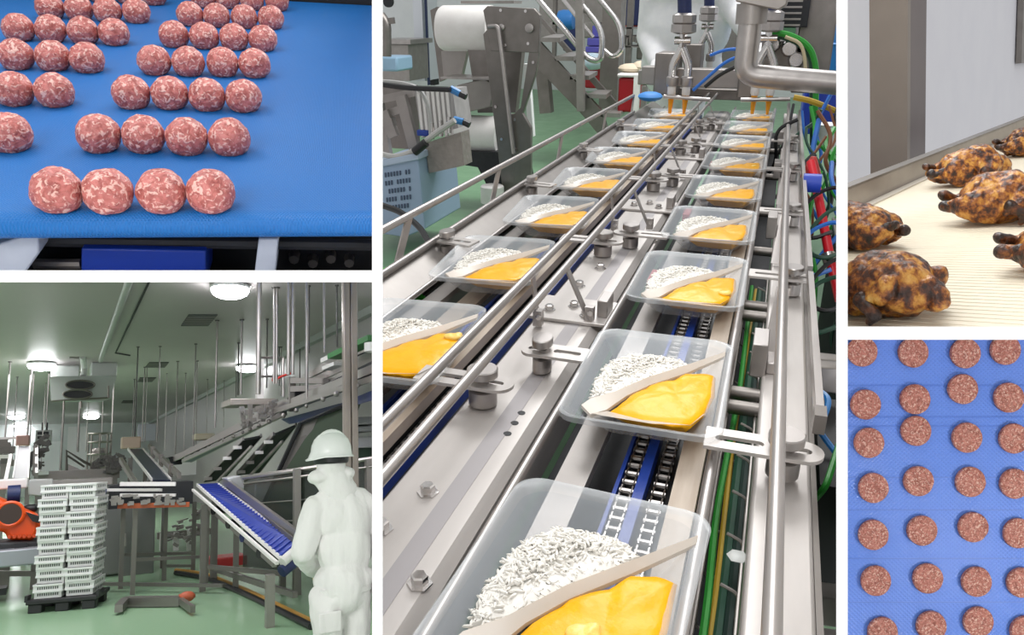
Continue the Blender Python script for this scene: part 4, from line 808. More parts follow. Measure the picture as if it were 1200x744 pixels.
def chicken_parts(seed):
    random.seed(seed)
    body = [('b', (0, 0, .25), (.46, .33, .25)), ('b', (.12, 0, .33), (.30, .24, .19)), ('b', (.12, .09, .36), (.24, .13, .14)), ('b', (.12, -.09, .36), (.24, .13, .14)),
            ('b', (-.22, .23, .2), (.25, .14, .17)), ('b', (-.22, -.23, .2), (.25, .14, .17)), ('t', (.36, 0, .24), (.52, 0, .2), .14, .09)]
    for s in (1, -1): body.append(('t', (-.36, .23*s, .2), (-.52, .12*s, .22), .11, .07)); body.append(('t', (.26, .27*s, .3), (.04, .36*s, .17), .09, .065))
    bm_ = organic('body', body, GOLD, .024, 3, .04, 5, seed, .018, 15)
    dk = []
    for s in (1, -1):
        legs = [('t', (-.44, .16*s, .22), (-.56, .09*s, .25 + .04*s), .075, .055), ('b', (-.59, .09*s, .26 + .04*s), (.065, .075, .06))]
        dk.append(('leg', organic('leg', legs, CHAR, .018, 2, .018, 9, seed + s)))
        wing = [('t', (.05, .36*s, .2), (.24, .40*s, .12), .07, .05), ('t', (.22, .39*s, .12), (.16, .38*s, .05), .05, .035)]
        dk.append(('wing', organic('wing', wing, CHAR, .018, 2, .018, 9, seed + s + 5)))
    dk.append(('neck', organic('neck', [('t', (.38, 0, .20), (.45, .02, .16), .09, .06), ('b', (.46, .02, .16), (.05, .07, .05))], CHAR, .018, 2, .025, 9, seed + 9)))
    return [('body', bm_)] + dk
CK = [chicken_parts(s) for s in (3, 8)]
def chicken(loc, rz, label, kind, sc_=1.0):
    t = thing('roast_chicken', label, 'chicken', ROAST, loc, 'roast chickens on the belt', rz)
    for n, me in CK[kind]:
        o = link(n, me, ROAST, t, scale=sc_)
        if n != 'body': o['label'] = 'charred ' + n
    return t
bz = -1.212
def on_belt(p): return (p[0], p[1], bz)
chicken(on_belt((-1.191, 4.362, -1.2)), R(-25), 'roast chicken at the front left corner of the cream belt', 0, (.60, .64, .70))
chicken(on_belt((-1.941, 6.329, -1.2)), R(160), 'roast chicken cut by the left edge, behind the front left one', 1, (.6, .62, .70))
chicken(on_belt((-1.905, 10.23, -1.2)), R(35), 'roast chicken near the steel guard, golden and farthest left of the far ones', 1, (.76, .78, .86))
chicken(on_belt((-1.161, 7.475, -1.2)), R(15), 'roast chicken in the middle of the belt with charred leg ends to the left', 0, (.70, .70, .84))
chicken(on_belt((-0.4804, 5.577, -1.2)), R(15), 'roast chicken cut by the right edge, only its dark leg end showing', 1, (.64, .64, .74))
chicken(on_belt((-1.763, 13.51, -1.2)), R(30), 'farthest roast chicken, at the right edge beside the guard', 0, (.72, .74, .82))
# ================================================================ BAY: raw patties
PB = weave_mat('periwinkle_belt', '#6a90e6', '#6189e0', 22, .2, .4, 1.0, .6, 60)
pb = thing('patty_conveyor_belt', 'periwinkle-blue textured conveyor belt covered with raw meat patties', 'conveyor belt', PATTY, (3.2, -1.2, -5.2))
part('belt', MB().bb((1.6, -2.6, -5.06), (4.2, .6, -5.0)), PB, pb)
SEAM = mat('belt_seam', '#4c78cf', .4)
for z in (-.444, -.65, -.711, -1.044, -1.256, -1.572, -1.856):
    part('seam', MB().bb((1.6, z, -5.0), (4.2, z + .006, -4.997)), SEAM, pb)
PAT = meat_mat('patty_meat', '#c07a69', '#8f4c3c', '#e2bca9', 42, hi=.605)
def patty_mesh(seed):
    mb = MB(); n = 36; sv = Vector((seed*3.1, seed*7.7, 0)); rings = []
    for r_, z in ((.090, 0), (.097, .008), (.098, .022), (.094, .031), (.07, .033), (.045, .033), (.02, .033)):
        l = []
        for k in range(n):
            a = 2*math.pi*k/n; q = Vector((math.cos(a), math.sin(a), 0)); rr_ = r_*(1 + .018*noise.noise(q*1.5 + sv) + .012*noise.noise(q*5 + sv)); x, y = rr_*q.x, rr_*q.y
            l.append((x, y, z + (.003*noise.noise(Vector((x*60, y*60, seed))) if r_ < .096 and z > .02 else 0)))
        rings.append(l)
    return loft(mb, rings).mesh('patty', PAT, angle=60)
PM = [patty_mesh(i) for i in range(4)]
# patty centres on the belt, in metres
grid = [[(2.271, -0.221), (2.293, -0.564), (2.315, -0.812), (2.343, -1.105), (2.343, -1.409), (2.359, -1.707), (2.403, -2.039)], [(2.602, -0.227), (2.613, -0.530), (2.619, -0.735), (2.635, -1.061), (2.658, -1.381), (2.696, -1.691), (2.718, -2.000)],
        [(2.939, -0.232), (2.923, -0.464), (2.950, -0.779), (2.972, -1.066), (2.989, -1.359), (3.011, -1.713), (3.022, -1.972)], [(3.199, -0.210), (3.221, -0.519), (3.254, -0.785), (3.260, -1.077), (3.282, -1.398), (3.304, -1.718), (3.326, -2.033)]]
cn = ['leftmost', 'second from the left', 'third from the left', 'rightmost']; rn = ['top', 'second', 'third', 'fourth', 'fifth', 'sixth', 'bottom']
for i, c_ in enumerate(grid):
    for j, (x, y) in enumerate(c_):
        o = link('meat_patty', PM[(i*3 + j) % 4], PATTY, None, (x, y, -4.999), random.uniform(0, 6.28))
        tag(o, 'round raw meat patty, %s row, %s column on the periwinkle belt' % (rn[j], cn[i]), 'patty', 'raw patties on the periwinkle belt')
# ================================================================ BAY: the large hall
HF, HC = -1.6, 2.6
HG = mat('hall_green_floor', '#9abd99', .22, 0, '#90b28f', .8, .6, rvar=.08, spec=.5)
mb = MB().bb((-9, 3, HF - .1), (5, 54, HF)); struct('floor', mb, HG, HALL)
CEIL = mat('hall_ceiling', '#c3bcbc', .38, 0, '#bab3b3', .4, .7, spec=.4)
mb = MB().bb((-9, 6, HC), (5, 54, HC + .1)); struct('ceiling', mb, CEIL, HALL)
HW = mat('hall_wall', '#e4e9e7', .45, 0, '#ccd4d2', .5, .7)
mb = MB().bb((-9, 54, HF), (5, 54.2, HC)); struct('wall_back', mb, HW, HALL)
HWG = mat('hall_wall_grey', '#b0adac', .45, 0, '#a8a5a4', .5, .7)
mb = MB().bb((4.75, 8, HF), (4.95, 54, HC)); struct('wall_side', mb, HWG, HALL)
mb = MB().bb((4.62, 8, HC - .14), (4.75, 54, HC)); struct('trim_1', mb, mat('cove', '#a9adab', .5), HALL)
LAMP = mat('lamp_glow', '#fbfcff', .4, emit=36.0); LAMP_RIM = mat('lamp_rim', '#d9dcdc', .4)
def lamp(p, r, label):
    t = thing('ceiling_lamp', label, 'lamp', HALL, (p[0], p[1], p[2] - .09), 'round ceiling lamps of the hall')
    q = (p[0], p[1], p[2])
    part('housing', MB().lathe((p[0], p[1], p[2] - .07), [(r*1.02, 0), (r*1.06, .03), (r*.9, .069)], 20), LAMP_RIM, t)
    part('diffuser', MB().lathe((p[0], p[1], p[2] - .088), [(r*.25, -.13), (r*.6, -.115), (r*.88, -.075), (r, -.02), (r, .016)], 20), LAMP, t)
lamp((2.068, 11.83, 2.6), .27, 'bright round ceiling lamp cut by the top of the hall view')
lamp((4.344, 22.05, 2.6), .30, 'bright round ceiling lamp among the hanger rods above the platform')
lamp((-0.5403, 22.15, 2.6), .30, 'bright round ceiling lamp left of the air cooler')
lamp((-1.998, 44.06, 2.6), .36, 'distant ceiling lamp at the left, above the far-left decline belt')
lamp((1.199, 45.00, 2.6), .36, 'distant ceiling lamp directly below the air cooler')
lamp((-2.18, 53.33, 2.6), .36, 'farthest ceiling lamp at the left, beneath another lamp')
lamp((1.068, 54.91, 2.6), .36, 'farthest ceiling lamp right of the small rear cooler')
GRILL = mat('ceiling_grille', '#4c4f4e', .6)
def ceil_vent(c4, label):
    t = thing('ceiling_vent', label, 'vent', HALL, (c4[0][0], c4[0][1], HC - .02), 'dark ceiling vents')
    part('frame', MB().prism([(x, y, HC - .02) for x, y, z in c4], (0, 0, .018)), GRILL, t)
    A, B, C_, D = [Vector((x, y, HC - .022)) for x, y, z in c4]
    for k in range(1, 6): q = k/6; part('louvre', MB().beam(A.lerp(D, q), B.lerp(C_, q), .05, .012), STEEL_DARK, t)
ceil_vent(((1.838, 14.53, 2.6), (2.306, 14.39, 2.6), (2.34, 15.65, 2.6), (1.864, 15.77, 2.6)), 'largest dark ceiling vent, near the cut-off lamp')
ceil_vent(((1.845, 21.80, 2.6), (2.305, 21.73, 2.6), (2.328, 22.93, 2.6), (1.845, 22.99, 2.6)), 'dark ceiling vent, second from the front')
ceil_vent(((1.937, 25.77, 2.6), (2.383, 25.74, 2.6), (2.389, 27.10, 2.6), (1.97, 27.12, 2.6)), 'dark ceiling vent, third from the front')
ceil_vent(((2.044, 35.15, 2.6), (2.487, 35.19, 2.6), (2.529, 36.67, 2.6), (2.068, 36.61, 2.6)), 'dark ceiling vent, farthest from the front')
solo('ceiling_pipe', 'pale pipe running along the ceiling toward the air cooler', 'pipe', MB().tube([(.70, 9, HC - .06), (.71, 21.2, HC - .06)], .055, 10), mat('pale_pipe', '#b9bcb9', .4), HALL)
solo('ceiling_cable', 'thin dark cable fixed along the ceiling', 'cable', MB().tube([(.97, 9, HC - .02), (.97, 20, HC - .02), (1.3, 20.4, HC - .02)], .018, 6), DARK, HALL)
# ceiling air cooler
ac = thing('air_cooler', 'white ceiling-hung air cooler with two dark round fans underneath', 'air cooler', HALL, (0.3048, 21.60, 1.585))
CW = mat('cooler_white', '#d9dcdb', .4); CWG = mat('cooler_grey', '#b4bab7', .4)
ya, yb2 = 21.6, 23
part('coil_case', pbox(MB(), (-0.3347, 22.00, 2.501), (0.2854, 22.00, 2.189), 1.2), CW, ac, bevel=.03)
part('coil_case', pbox(MB(), (0.5307, 22.00, 2.601), (1.122, 22.00, 2.216), 1.2), CW, ac, bevel=.03)
m1 = MB(); sheet(m1, [(-0.351, 21.60, 2.186), (1.1, 21.60, 2.219), (0.9877, 21.60, 1.664), (0.8031, 21.60, 1.58), (-0.2869, 21.60, 1.59)], .3); part('drip_tray', m1, CWG, ac)
def ell(p, rx, rz, n=20): return [(p[0] + rx*math.cos(2*math.pi*k/n), p[1], p[2] + rz*math.sin(2*math.pi*k/n)) for k in range(n)]
for p in ((0.3043, 21.50, 1.972), (0.2599, 21.50, 1.743)):
    f = part('fan', MB().prism(ell(p, .30, .10), (0, .1, 0)), BLACK, ac, 'dark fan opening')
    part('fan_ring', MB().tube([(x, y - .02, z) for x, y, z in ell(p, .31, .11)] + [(p[0] + .31, p[1] - .02, p[2])], .02, 6), STEEL_DARK, f)
m1 = MB(); 
for a, b in (((-0.2855, 21.50, 1.582), (0.9268, 21.50, 1.656)), ((0.9268, 21.50, 1.656), (0.9153, 21.50, 1.952)), ((-0.02016, 21.50, 1.58), (-0.0107, 21.50, 1.375)), ((0.3397, 21.50, 1.577), (0.3468, 21.50, 1.411))): m1.tube([a, b], .025, 6)
part('drain_pipe', m1, STEEL_DARK, ac)
part('suction_pipe', MB().tube([(0.3211, 20.97, 2.6), (0.3802, 21.70, 2.435), (0.3691, 21.60, 2.213)], .07, 8, .2), CW, ac)
part('junction_box', pbox(MB(), (0.04563, 21.00, 2.803), (0.2509, 21.00, 2.581), .3), STEEL_DARK, ac)
sc2 = thing('rear_cooler', 'small white air cooler with dark grilles on the far wall', 'air cooler', HALL, (-0.7315, 40.00, 1.072))
part('case', pbox(MB(), (-1.05, 40.00, 1.676), (-0.4406, 40.00, 1.061), .8), CW, sc2, bevel=.03)
part('grille', pbox(MB(), (-0.9811, 39.95, 1.598), (-0.5571, 39.95, 1.474), .1), BLACK, sc2); part('grille', pbox(MB(), (-0.9718, 39.95, 1.412), (-0.548, 39.95, 1.287), .1), BLACK, sc2)
part('hanger', pbox(MB(), (-0.8422, 40.00, 2.007), (-0.761, 40.00, 1.668), .1), DARK, sc2); part('hanger', pbox(MB(), (-0.6806, 40.00, 2.003), (-0.5993, 40.00, 1.664), .1), DARK, sc2)
# white doors and panels on the far wall
solo('white_screen', 'tall white panel on the far wall left of the dark pole', 'panel', pbox(MB(), (-1.24, 50.00, 1.444), (0.006494, 50.00, -0.1396), .3), mat('bright_white', '#f1f4f5', .4), HALL)
solo('white_screen', 'wide white panel on the far wall right of the dark pole', 'panel', pbox(MB(), (0.2258, 50.00, 2.243), (1.164, 50.00, -0.1532), .3), WHITE, HALL)
solo('white_screen', 'low white panel below the hopper on the far conveyor', 'panel', pbox(MB(), (3.339, 34.00, 0.198), (4.819, 34.00, -0.5177), .3), WHITE, HALL)
solo('grey_screen', 'pale grey panel on the far wall above the middle decline belt', 'panel', pbox(MB(), (3.459, 46.00, 2.119), (4.321, 46.00, 1.23), .3), mat('lav_panel', '#b9bcc4', .5), HALL)
# ---- overhead conveyor with hanger rods
oc = thing('overhead_conveyor', 'long steel overhead conveyor hung from the ceiling by many thin rods', 'conveyor', HALL, (3, 12, 0))
ROD = mat('hanger_steel', '#a8a4a0', .35, .8, '#8f8b88', 2, .6); RODD = mat('hanger_dark', '#5d5b59', .45, .6)
def R_(top, bot, r=.022, m=ROD):
    b_ = part('hanger_rod', MB().tube([top, bot], r, 8), m, oc); part('flange', MB().lathe((top[0], top[1], top[2] - .02), [(r*2.2, 0), (r*2.2, .02)], 10), RODD, b_)
for top, bot, r, m in (((-1.200, 22.176, 2.6), (-1.200, 22.176, 0.087), 0.02, ROD),
    ((-1.203, 25.836, 2.6), (-1.203, 25.836, 0.215), 0.015, RODD),
    ((-0.745, 22.010, 2.6), (-0.745, 22.010, -0.225), 0.025, ROD),
    ((-0.733, 23.502, 2.6), (-0.733, 23.502, -0.242), 0.015, RODD),
    ((-0.418, 24.636, 2.6), (-0.418, 24.636, 1.107), 0.015, RODD),
    ((-0.025, 25.442, 2.6), (-0.025, 25.442, -0.167), 0.03, RODD),
    ((0.359, 24.376, 2.6), (0.359, 24.376, 0.402), 0.03, RODD),
    ((1.159, 24.104, 2.6), (1.159, 24.104, -0.123), 0.02, ROD),
    ((1.835, 26.364, 2.6), (1.835, 26.364, -0.149), 0.015, RODD),
    ((1.365, 18.959, 2.6), (1.365, 18.959, 0.482), 0.015, RODD),
    ((1.838, 22.983, 2.6), (1.838, 22.983, 0.582), 0.015, ROD),
    ((1.899, 22.962, 2.6), (1.899, 22.962, 0.581), 0.012, ROD),
    ((1.800, 18.787, 2.6), (1.800, 18.787, 0.473), 0.015, ROD),
    ((2.564, 24.560, 2.6), (2.564, 24.560, 0.372), 0.012, ROD),
    ((2.496, 21.537, 2.6), (2.496, 21.537, 0.215), 0.018, ROD),
    ((3.056, 24.395, 2.6), (3.056, 24.395, 0.240), 0.014, ROD),
    ((2.475, 18.233, 2.6), (2.475, 18.233, 0.268), 0.016, ROD),
    ((2.953, 21.368, 2.6), (2.953, 21.368, 0.313), 0.016, ROD),
    ((3.941, 26.245, 2.6), (3.941, 26.245, 0.647), 0.014, ROD),
    ((2.405, 15.032, 2.6), (2.405, 15.032, 0.601), 0.018, ROD),
    ((4.522, 26.654, 2.6), (4.522, 26.654, 1.066), 0.014, ROD),
    ((4.398, 23.929, 2.6), (4.398, 23.929, 1.837), 0.014, RODD),
    ((3.328, 17.884, 2.6), (3.328, 17.884, 1.412), 0.016, RODD),
    ((2.816, 14.851, 2.6), (2.816, 14.851, 1.189), 0.02, ROD),
    ((2.211, 10.500, 2.6), (2.211, 10.500, 0.845), 0.035, ROD),
    ((3.241, 14.668, 2.6), (3.241, 14.668, 1.294), 0.014, RODD),
    ((2.720, 11.835, 2.6), (2.720, 11.835, 1.112), 0.02, ROD),
    ((2.755, 11.820, 2.6), (2.755, 11.820, 1.111), 0.02, ROD),
    ((4.349, 18.384, 2.6), (4.349, 18.384, 1.669), 0.012, RODD),
    ((4.389, 18.370, 2.6), (4.389, 18.370, 1.428), 0.012, ROD),
    ((2.604, 10.500, 2.6), (2.604, 10.500, 1.107), 0.026, ROD),
    ((2.663, 10.500, 2.6), (2.663, 10.500, 1.109), 0.026, ROD),
    ((4.643, 17.656, 2.6), (4.643, 17.656, 1.380), 0.014, RODD),
    ((2.855, 10.500, 2.6), (2.855, 10.500, 0.765), 0.022, ROD),
    ((3.175, 11.557, 2.6), (3.175, 11.557, 1.553), 0.014, RODD),
    ((3.100, 10.500, 2.6), (3.100, 10.500, 1.421), 0.016, ROD),
    ((3.560, 11.381, 2.6), (3.560, 11.381, 1.628), 0.014, RODD),
    ((3.559, 10.500, 2.6), (3.559, 10.500, 1.626), 0.028, ROD),
    ((-0.538, 27.679, 2.6), (-0.538, 27.679, -0.193), 0.012, ROD),
    ((0.652, 28.467, 2.6), (0.652, 28.467, 0.466), 0.012, ROD),
    ((1.053, 27.740, 2.6), (1.053, 27.740, 0.714), 0.012, ROD)): R_(top, bot, r, m)
def belt_run(parent, l0, l1, r0, r1, belt_m, rail_m=STEEL, h=.10, w=.04, thick=.03):
    'side beams l0-l1 and r0-r1 with a belt between'
    part('side_beam', MB().beam(l0, l1, w, h), rail_m, parent); part('side_beam', MB().beam(r0, r1, w, h), rail_m, parent)
    d = Vector((0, 0, thick)); A, B, C_, D = [Vector(p) for p in (l0, l1, r1, r0)]
    return part('belt', MB().add([A, B, C_, D, A - d, B - d, C_ - d, D - d], [(0, 1, 2, 3), (7, 6, 5, 4), (0, 4, 5, 1), (1, 5, 6, 2), (2, 6, 7, 3), (3, 7, 4, 0)]), belt_m, parent)
DKB = mat('dark_blue_belt', '#20242f', .45); NVB = mat('navy_belt', '#1e2b57', .4)
belt_run(oc, (2.877, 12.00, 0.7792), (3.029, 8, 0.9659), (3.257, 13.00, 0.9277), (3.41, 9, 1.204), DKB)
belt_run(oc, (2.775, 12.00, 0.7027), (3.027, 8, 0.8526), (3.226, 12.60, 0.7882), (3.255, 8.6, 0.9875), NVB, h=.07)
belt_run(oc, (3.337, 12.50, 1.264), (3.602, 9.5, 1.475), (3.861, 13.50, 1.534), (3.983, 10.50, 1.731), DKB)
belt_run(oc, (3.405, 12.00, 1.188), (3.411, 9, 1.279), (3.836, 13.00, 1.361), (3.791, 10.00, 1.493), DKB)
belt_run(oc, (2.06, 19.00, 0.0267), (2.925, 12.20, 0.7789), (2.631, 20.00, 0.2674), (3.229, 13.00, 0.9279), DKB, h=.12)
belt_run(oc, (2.237, 18.00, 0.02985), (2.878, 12.00, 0.6492), (2.541, 19.00, 0.02315), (3.09, 12.60, 0.7078), NVB, h=.07)
re_me = MB().ball((0, 0, 0), .035, 8, 5).mesh('roller_end', STEEL_GREY)
for k in range(18):
    q = (k + random.uniform(-.2, .2))/17; p = Vector((2.392, 17.80, 0.2539)).lerp(Vector((2.966, 8.1, 0.9003)), q); link('roller_end', re_me, HALL, oc, p + Vector((0, -.04, -.07)) - Vector(oc['_loc']), scale=random.uniform(.7, 1.2))
m1 = MB(); sheet(m1, [(2.894, 11.80, 0.5861), (3.238, 10.00, 0.6961), (3.237, 10.00, 0.6395), (3.126, 10.60, 0.5634), (2.971, 11.60, 0.4981)], .3); part('return_belt', m1, NVB, oc)
m1 = MB(); sheet(m1, [(3.01, 9, 0.6564), (3.06, 8.2, 0.7199), (3.058, 8.2, 0.6148), (3.009, 9, 0.5744)], .3); part('return_belt', m1, NVB, oc)
part('cover', pbox(MB(), (2.479, 18.00, 0.601), (2.884, 18.00, 0.4597), .5), mat('cream_cover', '#d5cbb0', .5), oc, 'cream cover box', bevel=.03)
m1 = MB(); sheet(m1, [(2.004, 18.50, 0.1177), (2.348, 18.50, 0.1766), (2.284, 18.50, -0.04237), (2.077, 18.50, -0.05062)], .5); part('hopper', m1, BLACK, oc)
part('green_cover', MB().beam((3.152, 10.20, 1.326), (3.228, 8.8, 1.384), .2, .07), mat('green_belt', '#3f7d47', .5), oc, 'green belt cover')
part('white_cover', MB().beam((3.082, 10.40, 1.29), (3.169, 10.10, 1.337), .15, .06), WHITE_FILM, oc); part('white_cover', MB().beam((3.105, 10.40, 1.184), (3.18, 10.10, 1.221), .15, .05), WHITE_FILM, oc)
part('motor', MB().tube([(3.013, 8.3, 1.245), (3.012, 8.3, 1.147)], .1, 12), WHITE_FILM, oc)
# service platform
sp = thing('service_platform', 'flat steel service platform with a guard rail and red fittings on the overhead line', 'platform', HALL, (2.614, 12.80, 0.5105))
part('deck', pbox(MB(), (2.233, 12.60, 0.9468), (2.927, 12.60, 0.8465), .8), mat('deck_steel', '#b5aca5', .4, .5), sp, bevel=.01)
part('tower', pbox(MB(), (2.661, 12.70, 1.597), (2.761, 12.70, 0.9372), .15), WHITE_FILM, sp)
m1 = MB().tube([(2.687, 12.70, 1.612), (3.068, 12.70, 1.619)], .02, 6).tube([(2.717, 12.70, 1.308), (3.07, 12.70, 1.31)], .02, 6).tube([(3.068, 12.70, 1.619), (3.072, 12.70, 0.9764)], .02, 6)
part('guard_rail', m1, STEEL, sp)
part('red_fitting', MB().ball((2.864, 12.40, 1.224), .05, 8, 6).tube([(2.864, 12.40, 1.224), (2.971, 12.40, 1.279), (3.132, 12.40, 1.335)], .02, 6), mat('fitting_red', '#d3372f', .4), sp, 'red and yellow fitting')
for a, b in (((2.382, 12.50, 0.8189), (2.425, 12.50, 0.4755)), ((2.51, 12.50, 0.844), (2.514, 12.50, 0.4995)), ((2.705, 12.50, 0.8419), (2.708, 12.50, 0.5745)), ((2.864, 12.50, 0.8402), (2.865, 12.50, 0.6516))): part('support', MB().beam(a, b, .07, .07, (0, 1, 0)), STEEL, sp)
m1 = MB(); random.seed(2)
for k in range(34): p = Vector((2.379, 12.40, 0.5766)).lerp(Vector((2.775, 12.00, 0.7286)), random.random()); m1.box(p + Vector((0, 0, random.uniform(-.06, .14))), (random.uniform(.04, .14), .1, random.uniform(.02, .06)), (0, random.uniform(-.4, .1), 0))
part('mechanism', m1, STEEL_GREY, sp, kind='stuff')
ps = thing('portal_frame', 'brown-grey steel portal with two cross bars on the overhead line', 'frame', HALL, (3.109, 11.50, 0.8696))
for a, b in (((2.905, 11.50, 1.175), (2.907, 11.50, 0.6697)), ((3.259, 11.00, 1.102), (3.258, 11.00, 0.8793))): part('upright', MB().beam(a, b, .09, .09, (0, 1, 0)), STEEL_GREY, ps)
for a, b in (((2.893, 11.45, 1.119), (3.271, 11.00, 1.077)), ((2.893, 11.45, 0.9928), (3.271, 11.00, 0.9782))): part('cross_bar', MB().beam(a, b, .08, .08), STEEL_GREY, ps)
part('dark_box', pbox(MB(), (2.93, 11.40, 0.9508), (3.132, 11.40, 0.8112), .3), BLACK, ps)
# steel column in front
cp = thing('steel_column', 'pair of tall brown-grey steel columns standing behind the worker', 'column', HALL, (2.608, 7.972, -1.6))
yc = cp['_loc'][1]
for x0, x1 in ((0, .075), (.085, .16)):
    b = (2.774, 8.6, -0.06508); part('column', MB().bb((b[0] + x0, 8.6, HF), (b[0] + x1, 8.7, HC)), mat('column_steel', '#a39890', .38, .6, '#8e847d', 2, .6), cp, bevel=.01)
# steep dark belts
for k, (l0, l1, r0, r1, lab) in enumerate((((2.318, 12.00, 0.3059), (2.006, 13.50, -0.3055), (2.577, 12.00, 0.3483), (2.307, 13.50, -0.2821), 'steep dark elevator belt with steel rails, the left one'), ((2.673, 11.60, 0.3559), (2.427, 13.00, -0.2168), (2.996, 11.60, 0.4849), (2.77, 13.00, -0.1949), 'steep dark elevator belt with steel rails, beside the green guard'))):
    t = thing('elevator_belt', lab, 'conveyor', HALL, l1, 'steep dark elevator belts'); belt_run(t, l0, l1, r0, r1, mat('black_belt', '#15171b', .5), STEEL, .05, .03)
    A, B = Vector(l0), Vector(l1)
    for q in (.15, .4, .65, .9): part('bracket', MB().box(A.lerp(B, q) + Vector((0, -.03, -.03)), (.12, .06, .05)), WHITE_FILM if q < .5 else STEEL, t)
    part('lower_rail', MB().beam(A + Vector((.1, -.1, -.12)), B + Vector((.1, -.1, -.12)), .03, .04), STEEL, t)
# dark green guard sheet
gg = thing('guard_sheet', 'large slanted dark green-grey guard sheet hanging under the overhead conveyor', 'guard', HALL, (2.646, 11.00, -0.6192))
m1 = MB(); sheet(m1, [(2.796, 10.60, 0.4533), (3.198, 9.6, 0.6565), (3.324, 9.6, 0.6773), (2.971, 10.40, -0.7304), (2.791, 10.40, -1.151), (2.306, 11.00, -0.8191)], .04); part('sheet', m1, mat('olive_sheet', '#42503f', .35, .1, '#3a4638', 1, .7), gg)
m1 = MB(); sheet(m1, [(2.769, 10.50, 0.449), (2.939, 10.20, 0.532), (2.508, 10.80, -0.7132), (2.306, 11.00, -0.7743)], .03); part('grey_strip', m1, mat('grey_film', '#6d6a66', .35, .2), gg)
part('edge', MB().tube([(2.756, 10.45, 0.4469), (2.307, 10.90, -0.7691)], .03, 6), BLACK, gg)
part('edge', MB().tube([(2.756, 10.45, 0.4469), (3.176, 9.5, 0.6604)], .025, 6), BLACK, gg)
# pale ducts behind the column
du = thing('pale_duct', 'stack of pale grey ducts at the right end behind the steel columns', 'duct', HALL, (3.327, 9.6, -0.02966))
for a, b in (((3.109, 10.00, 0.4951), (3.723, 10.00, 0.3915)), ((3.085, 10.00, 0.3729), (3.722, 10.00, 0.2997)), ((3.316, 10.00, 0.2324), (3.718, 10.00, 0.08291))): part('duct', pbox(MB(), a, b, .8), mat('duct_grey', '#b7b8ba', .4, .2), du, bevel=.02)
part('dark_box', pbox(MB(), (3.371, 10.10, 0.08703), (3.752, 10.10, -0.1564), .5), mat('green_box_dark', '#33473a', .5), du)
# guard fence
fe = thing('guard_fence', 'steel guard fence with dark see-through panels in front of the steep belts', 'fence', HALL, (2.442, 9.4, -1.032))
FP = mat('smoked_panel', '#3c423d', .2, 0, alpha=.62)
pts = [(2.065, 10.60, -0.236), (2.491, 9.6, -0.1573), (3.351, 8.9, -0.03918)]
part('top_rail', MB().tube(pts, .03, 8), STEEL, fe); part('mid_rail', MB().tube([(2.057, 10.55, -0.3109), (2.479, 9.55, -0.2379), (3.33, 8.85, -0.1392)], .015, 6), STEEL, fe)
for p, w_ in (((2.478, 9.55, -0.1361), .08), ((3.193, 9, -0.07149), .08)): part('post', MB().bb((p[0] - w_/2, p[1] - .04, HF), (p[0] + w_/2, p[1] + .04, p[2])), STEEL_GREY, fe)
for i in range(2):
    A, B = Vector(pts[i]), Vector(pts[i+1]); part('panel', MB().add([A, B, (B.x, B.y, HF + .25), (A.x, A.y, HF + .25), A + Vector((.01, .02, 0)), B + Vector((.01, .02, 0)), (B.x + .01, B.y + .02, HF + .25), (A.x + .01, A.y + .02, HF + .25)], [(0, 1, 2, 3), (7, 6, 5, 4), (0, 4, 5, 1), (1, 5, 6, 2), (2, 6, 7, 3), (3, 7, 4, 0)]), FP, fe)
    for q in (.3, .5, .7): a_ = A.copy(); b_ = B.copy(); a_.z = HF + .25 + (A.z - HF - .25)*q; b_.z = HF + .25 + (B.z - HF - .25)*q; part('wire', MB().tube([a_, b_], .008, 5), STEEL_GREY, fe)
solo('white_hopper', 'white funnel-shaped hopper behind the guard fence', 'hopper', sheet(MB(), [(2.425, 11.60, -0.2437), (2.763, 11.60, -0.1893), (2.502, 11.60, -0.751), (2.383, 11.60, -0.6944)], .5), mat('hopper_white', '#c9cbcb', .4), HALL, bevel=.03)
# ---- blue decline conveyor
bd = thing('blue_decline_conveyor', 'blue-belted decline conveyor on steel legs sloping down to the worker', 'conveyor', HALL, (1.804, 7.942, -1.6))
L0, L1, R0, R1 = Vector((1.608, 11.40, -0.3098)), Vector((1.903, 7.9, -0.9736)), Vector((1.904, 11.60, -0.32)), Vector((2.095, 8, -0.8636))
BB_ = mat('royal_blue_belt', '#2c3f9e', .4, 0, '#26388f', 3, .6)
belt_run(bd, L0, L1, R0, R1, BB_, WHITE_FILM, .035, .025)
for k in range(30):
    q = (k + .5)/30; part('belt_cleat', MB().beam(L0.lerp(L1, q) + Vector((0, 0, .012)), R0.lerp(R1, q) + Vector((0, 0, .012)), .015, .02), mat('cleat_blue', '#3b50b5', .4) if k == 0 else bpy.data.materials['cleat_blue'], bd)
part('guide_rail', MB().beam((1.943, 11.30, -0.2713), (2.12, 7.9, -0.8085), .04, .09), STEEL, bd); part('guide_rail', MB().beam((1.978, 11.30, -0.3766), (2.069, 7.9, -0.8447), .02, .05), STEEL_DARK, bd)
part('lower_rail', MB().beam((1.542, 11.30, -0.3712), (1.862, 7.9, -1.009), .03, .03), WHITE_FILM, bd); part('lower_rail', MB().beam((1.681, 11.20, -0.5565), (1.908, 8.2, -1.061), .04, .045), STEEL_GREY, bd)
for q in (.25, .45, .62, .8): 
    p = L0.lerp(L1, q); part('motor', MB().tube([p + Vector((0, .05, -.14)), p + Vector((.16, .1, -.14))], .055, 10), BLACK if q != .62 else NAVY, bd)
part('end_roller', MB().tube([L1 + Vector((0, -.02, -.03)), R1 + Vector((0, -.02, -.03))], .05, 10), WHITE_FILM, bd); part('end_motor', MB().tube([L1 + Vector((0, 0, -.12)), R1 + Vector((.05, 0, -.1))], .06, 10), NAVY, bd)
